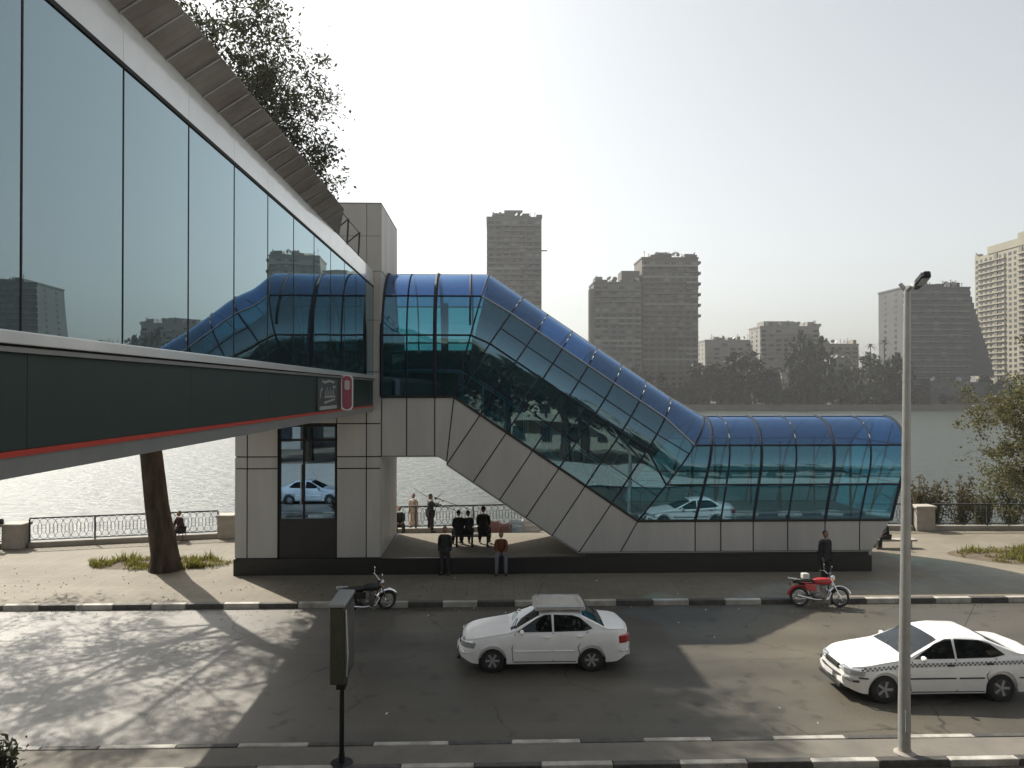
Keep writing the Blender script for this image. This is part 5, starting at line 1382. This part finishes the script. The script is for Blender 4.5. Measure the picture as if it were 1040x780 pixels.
    for sg in (-1, 1): bmesh.ops.create_uvsphere(bm, u_segments=6, v_segments=5, radius=1, matrix=Matrix.Translation(hc + Vector((sg*.077*s, -.005, -.01))) @ Matrix.Diagonal((.012, .022, .032, 1)))
    f_ = MB(); f_.bm.free(); f_.bm = bm
    for k in 'lr':
        sg = -1 if k == 'l' else 1; w_ = J[k+'pa']; d = (J[k+'pa'] - J[k+'wr']).normalized(); a = d.cross(Vector((0, 1, .2))); a = a.normalized() if a.length > .1 else Vector((1, 0, 0)); c = d.cross(a)
        for q, ln_ in ((-1.5, .062), (-.5, .075), (.5, .072), (1.5, .056)):
            p = w_ + a*q*.018*s; f_.path([p, p + d*ln_*.55*s, p + d*ln_*.9*s + c*.02], [.009*s, .008*s, .006*s], 5)
        p = w_ - d*.04 + a*(-.03); f_.path([p, p + d*.03 - a*.025, p + d*.065 - a*.028], [.011*s, .009*s, .007*s], 5)
    for f in bm.faces: f.smooth = True
    bm.to_mesh(body); bm.free()
    t = thing('person', label, 'person', loc, rz, group)
    body.materials.append(M['skin']); inst('body', body, t)
    # clothes follow the same joints
    def chain(names_, rr_, links, nm, mat, lv=2):
        ix2 = {n: i for i, n in enumerate(names_)}
        me = skin_mesh(nm, [J[n] for n in names_], [(ix2[a], ix2[b_]) for a, b_ in links], [r*s for r in rr_], lv=lv); me.materials.append(mat); return inst(nm, me, t)
    sm = cloth('shirt_cloth', shirt); tm = cloth('trouser_cloth', trousers)
    J['hem'] = J['pel'] + up * -.03
    chain(['pel','waist','chest','neckb','lsh','rsh','lel','rel','lwr','rwr'], [.180,.172,.182,.092,.088,.088,.066,.066,.046,.046],
          [('pel','waist'),('waist','chest'),('chest','neckb'),('neckb','lsh'),('neckb','rsh'),('lsh','lel'),('rsh','rel'),('lel','lwr'),('rel','rwr')], 'robe_top' if robe else 'shirt', sm)
    if robe:
        m = MB(); rows = []
        for k in range(7):
            z = .12 + (hip - .0)*k/6; rr_ = .25 - .09*k/6; rows.append([(rr_*math.cos(a)*(1+.06*math.sin(6*a)), rr_*.75*math.sin(a)*(1+.06*math.sin(5*a)), z) for a in [2*PI*j/18 for j in range(19)]])
        m.grid(rows); m.build('robe_skirt', sm, t, smooth=True, weld=True)
    else:
        chain(['pel','lhip','rhip','lkn','rkn','lan','ran'], [.165,.125,.125,.088,.088,.066,.066], [('pel','lhip'),('pel','rhip'),('lhip','lkn'),('rhip','rkn'),('lkn','lan'),('rkn','ran')], 'trousers', tm)
    for k in 'lr':
        p = J[k+'an']; q = J[k+'to']; m = MB(); m.path([p + Vector((0,-.05,-.035)), p + Vector((0,.02,-.03)), p.lerp(q, .6) + Vector((0,0,-.012)), q + Vector((0,.03,0))], [.045,.052,.046,.03], 8)
        m.build('shoe', M['shoe'], t, smooth=True)
    if hair:
        m = MB(); rows = []
        for i in range(6):
            th = R(2 + 17*i); rows.append([(hc.x + .090*s*math.sin(th)*math.cos(a), hc.y - .012 + .107*s*math.sin(th)*math.sin(a)*(1 if math.sin(a) < 0 else (.95 if i < 4 else .6)), hc.z + .132*s*math.cos(th) + (0 if math.sin(a) < .2 or i < 4 else .03)) for a in [2*PI*j/14 for j in range(15)]])
        m.grid(rows); m.build('hair', M['hair'], t, smooth=True, weld=True)
    return t
def gp(px, py, z=.15): p = onz(px, py, z); return (p.x, p.y, z)
FACE = 0; AWAY = R(180)   # rz 0 faces +y, away from the camera
person('person in dark clothes standing on the pavement in front of the black plinth', gp(452, 584), R(170), 'stand', (.018,.02,.02), (.03,.03,.034), 1.74, seed=20)
person('person in orange brown top and pale jeans sitting on the plinth edge', (at(509, 560, SY0).x, SY0 + .22, .15), R(180), 'sit_edge', (.12,.04,.018), (.13,.15,.18), 1.68, seed=2, seat=PZ - .15 + .02)
by = 29.2; bz = PZ + .012
bxl, bxr = at(460, 550, by).x, at(499, 550, by).x
bt = thing('bench', 'low dark backless bench on the platform with three people on it', 'bench', ((bxl+bxr)/2, by, bz))
hwb = (bxr - bxl)/2
MB().box(-hwb, hwb, -.2, .2, .40, .46).build('seat', M['trim'], bt, bevel=.01)
for sx_ in (-1, 0, 1): MB().box(sx_*(hwb - .15) - .04, sx_*(hwb - .15) + .04, -.17, .17, 0, .398).build('leg', M['steel_dark'], bt)
person('person with their back to the road sitting at the left end of the bench', (at(466, 550, by).x, by - .02, bz), R(8), 'sit', (.012,.012,.014), (.016,.016,.02), 1.70, seed=4, seat=.50)
person('person sitting in the middle of the bench leaning towards the left neighbour', (at(476, 550, by).x, by + .0, bz), R(20), 'sit', (.02,.018,.02), (.014,.014,.016), 1.66, seed=5, seat=.50)
person('tall person in black sitting upright at the right end of the bench', (at(490.5, 550, by).x, by - .02, bz), R(-6), 'sit', (.014,.014,.016), (.012,.012,.015), 1.88, seed=6, seat=.56)
person('person in a pale beige robe standing by the railing under the stair', gp(420, 536.5), R(160), 'stand', (.42,.33,.27), (.3,.25,.2), 1.66, seed=8, robe=True)
fp = gp(437, 541)
person('person in dark clothes at the railing holding a long fishing rod', fp, R(-60), 'rod', (.03,.032,.035), (.022,.022,.026), 1.80, seed=9)
Y7 = fp[1] + .3
def rod(label, a, b_, Y0, Y1):
    p, q = at(a[0], a[1], Y0), at(b_[0], b_[1], Y1); t = thing('fishing_rod', label, 'fishing rod', p, 0, 'fishing rods at the railing')
    d = q - p; MB().path([(0,0,0), d*.5 + Vector((0,0,-.03)), d], [.018, .013, .007], 5).build('blank', M['trim'], t)
    MB().tube((0,0,0), d*.12, .024, n=6).build('grip', M['rubber'], t); MB().ball(d*.16 + Vector((0,0,-.05)), .045).build('reel', M['steel_dark'], t)
rod('fishing rod held up to the left by the dark dressed angler', (440, 508), (416, 493), fp[1] + .25, fp[1] + .6)
rod('fishing rod propped on the railing sloping down to the right, the upper one', (441, 505), (496, 523), fp[1] + .3, 34.6)
rod('fishing rod propped on the railing sloping down to the right, the lower one', (443, 511), (488, 527), fp[1] + .3, 34.2)
rod('fishing rod raised to the right behind the angler', (441, 507), (451, 499), fp[1] + .3, fp[1] + .6)
person('person in black beside the tower wall sitting at the railing', (at(406, 530, 34.9).x, 34.7, .15), R(190), 'sit', (.015,.016,.018), (.02,.02,.022), 1.7, seed=10, seat=.45)
st1 = thing('stool', 'small dark stool under the person in black at the railing', 'stool', (at(406, 530, 34.9).x, 34.7, .15))
def stool(t, h_=.45):
    MB().box(-.19, .19, -.19, .19, h_ - .04, h_).build('seat', M['trim'], t, bevel=.01)
    for sx_ in (-1, 1):
        for sy_ in (-1, 1): MB().tube((sx_*.16, sy_*.16, 0), (sx_*.14, sy_*.14, h_ - .041), .016, n=6).build('leg', M['steel_dark'], t)
stool(st1)
person('person in dark clothes standing on the pavement behind the red motorcycle', gp(838, 592), R(200), 'stand', (.015,.016,.02), (.016,.016,.02), 1.80, seed=12)
pq = at(185, 545, 33.9)
person('person sitting by the railing just right of the big tree trunk', (pq.x, 33.75, .15), R(150), 'sit', (.05,.02,.015), (.03,.02,.02), 1.7, seed=14, seat=.42)
st2 = thing('stool', 'small dark stool by the railing right of the big tree trunk', 'stool', (pq.x, 33.75, .15)); stool(st2, .42)
pq = gp(15, 552)
person('person in black leaning on the railing left of the broad stone post', (pq[0], segpt(pq[0]).y - .42, .15), R(0), 'lean', (.015,.015,.015), (.02,.02,.02), 1.6, seed=16)
pq = at(899, 556, 31.2)
person('person in black sitting on the pavement bench at the right end of the tube', (pq.x + .1, 31.3, .15), R(100), 'sit', (.014,.014,.016), (.02,.02,.02), 1.55, seed=18, seat=.40)
b2 = thing('bench', 'short pale stone bench at the right end of the tube', 'bench', (pq.x + .35, 31.3, .15))
MB().box(-.9, 1.0, -.2, .2, .30, .38).build('seat', M['stone'], b2, bevel=.01)
for x in (-.6, .7): MB().box(x - .1, x + .1, -.16, .16, 0, .299).build('support', M['stone'], b2)
# things standing at the railing under the stair
def crate(label, px, Y, w_, h_, mat, cat='crate'):
    p = at(px, 530, Y); t = thing('crate', label, cat, (p.x, Y, .15), rnd.uniform(-.3, .3))
    m = MB()
    for z in (.03, h_*.36, h_*.70): m.box(-w_/2, w_/2, -.2, -.18, z, z + h_*.22).box(-w_/2, w_/2, .18, .2, z, z + h_*.22).box(-w_/2, -w_/2 + .02, -.179, .179, z, z + h_*.22).box(w_/2 - .02, w_/2, -.179, .179, z, z + h_*.22)
    m.box(-w_/2 + .021, w_/2 - .021, -.179, .179, .02, .04); m.build('slats', mat, t)
    c = MB()
    for sx_ in (-1, 1):
        for sy_ in (-1, 1): c.box(sx_*(w_/2 - .03) - .028, sx_*(w_/2 - .03) + .028, sy_*.215 - .014, sy_*.215 + .014, 0, h_)
    c.build('corner_posts', mat, t)
cr = pm('crate_red', (.20,.10,.09), .6, 0, .1); cb2 = pm('crate_blue', (.30,.36,.42), .6, 0, .1); cw = pm('crate_white', (.45,.44,.43), .6, 0, .1)
crate('dusty red crate by the railing right of the bench sitters', 502, 34.9, .55, .6, cr); crate('faded pink crate by the railing beside the red one', 513, 35.0, .5, .45, cr)
crate('pale blue crate by the railing at the foot of the stair', 525, 35.0, .7, .62, cb2); crate('off white crate by the railing right of the pale blue one', 539, 35.0, .8, .7, cw)
# ================================================================== the street behind the viewer (seen in the mirror glass)
wf = [pm('street_wall_sand', (.48,.43,.34), .85, 0, .12, .3), pm('street_wall_grey', (.40,.39,.36), .85, 0, .12, .3), pm('street_wall_brown', (.34,.28,.22), .85, 0, .12, .3)]
rnd = random.Random(77)
x = -62
names_ = ['sand coloured', 'grey', 'brown']; k = 0
while x < 75:
    wd = rnd.uniform(15, 24); h_ = rnd.choice([14, 17, 20, 24]); Yb = -32
    t = thing('street_block', '%s street building %d storeys high mirrored in the glass, behind the camera' % (names_[k % 3], round(h_/3.2)), 'building', (x + wd/2, Yb, 0), 0, 'buildings across the street behind the camera')
    MB().box(-wd/2, wd/2, -12, 0, 0, h_).build('wall', wf[k % 3], t)
    MB().box(-wd/2 - .2, wd/2 + .2, -12.2, .3, h_ + .003, h_ + .5).build('roof', wf[(k + 1) % 3], t)
    nb = int(wd / 3.2)
    for f in range(int(h_/3.2)):
        for q in range(nb): 
            o = inst('window', wb, t, (-wd/2 + (q + .5)*wd/nb, .02, 1.9 + f*3.2), (0,0,0), (1.3, .3, 1.6))
        if f and f % 2: MB().box(-wd/2 + 1, -wd/2 + wd*.5, .001, 1.2, f*3.2 + .2, f*3.2 + 1.1).build('balcony', wf[k % 3], t)
    x += wd + rnd.choice([.5, 4]); k += 1
tr_n = crown_mesh('crown', M['leaf'], 4.2, 6.5, 4200, .42, 61, 12)
tkm = MB().path([(0,0,0), (.1,0,2), (-.1,.1,4.5), (.2,0,7)], [.32,.24,.2,.1], 8).path([(0,0,2.8), (1.3,.4,5.4)], [.14,.05], 6).path([(0,0,3), (-1.2,-.5,5.8)], [.14,.05], 6).mesh('trunk', smooth=True); tkm.materials.append(M['bark'])
for k, xx_ in enumerate((-46, -37, -29, -21, -16.5, -12.5, -8, -4.5, 2.5, 6.5, 10, 14, 18, 22.5, 28, 35, 42, 50)):
    s = rnd.uniform(1.15, 1.75); t = thing('street_tree', 'street tree behind the camera, mirrored in the tube glass', 'tree', (xx_ + rnd.uniform(-1, 1), -16 + rnd.uniform(-1.5, 1.5), .12), rnd.uniform(0, 6), 'street trees behind the camera')
    inst('trunk', tkm, t, scale=(s, s, s)); inst('crown', tr_n, t, (0, 0, 2.6*s), (0, 0, rnd.uniform(0, 6)), (s*1.1, s*1.1, s))
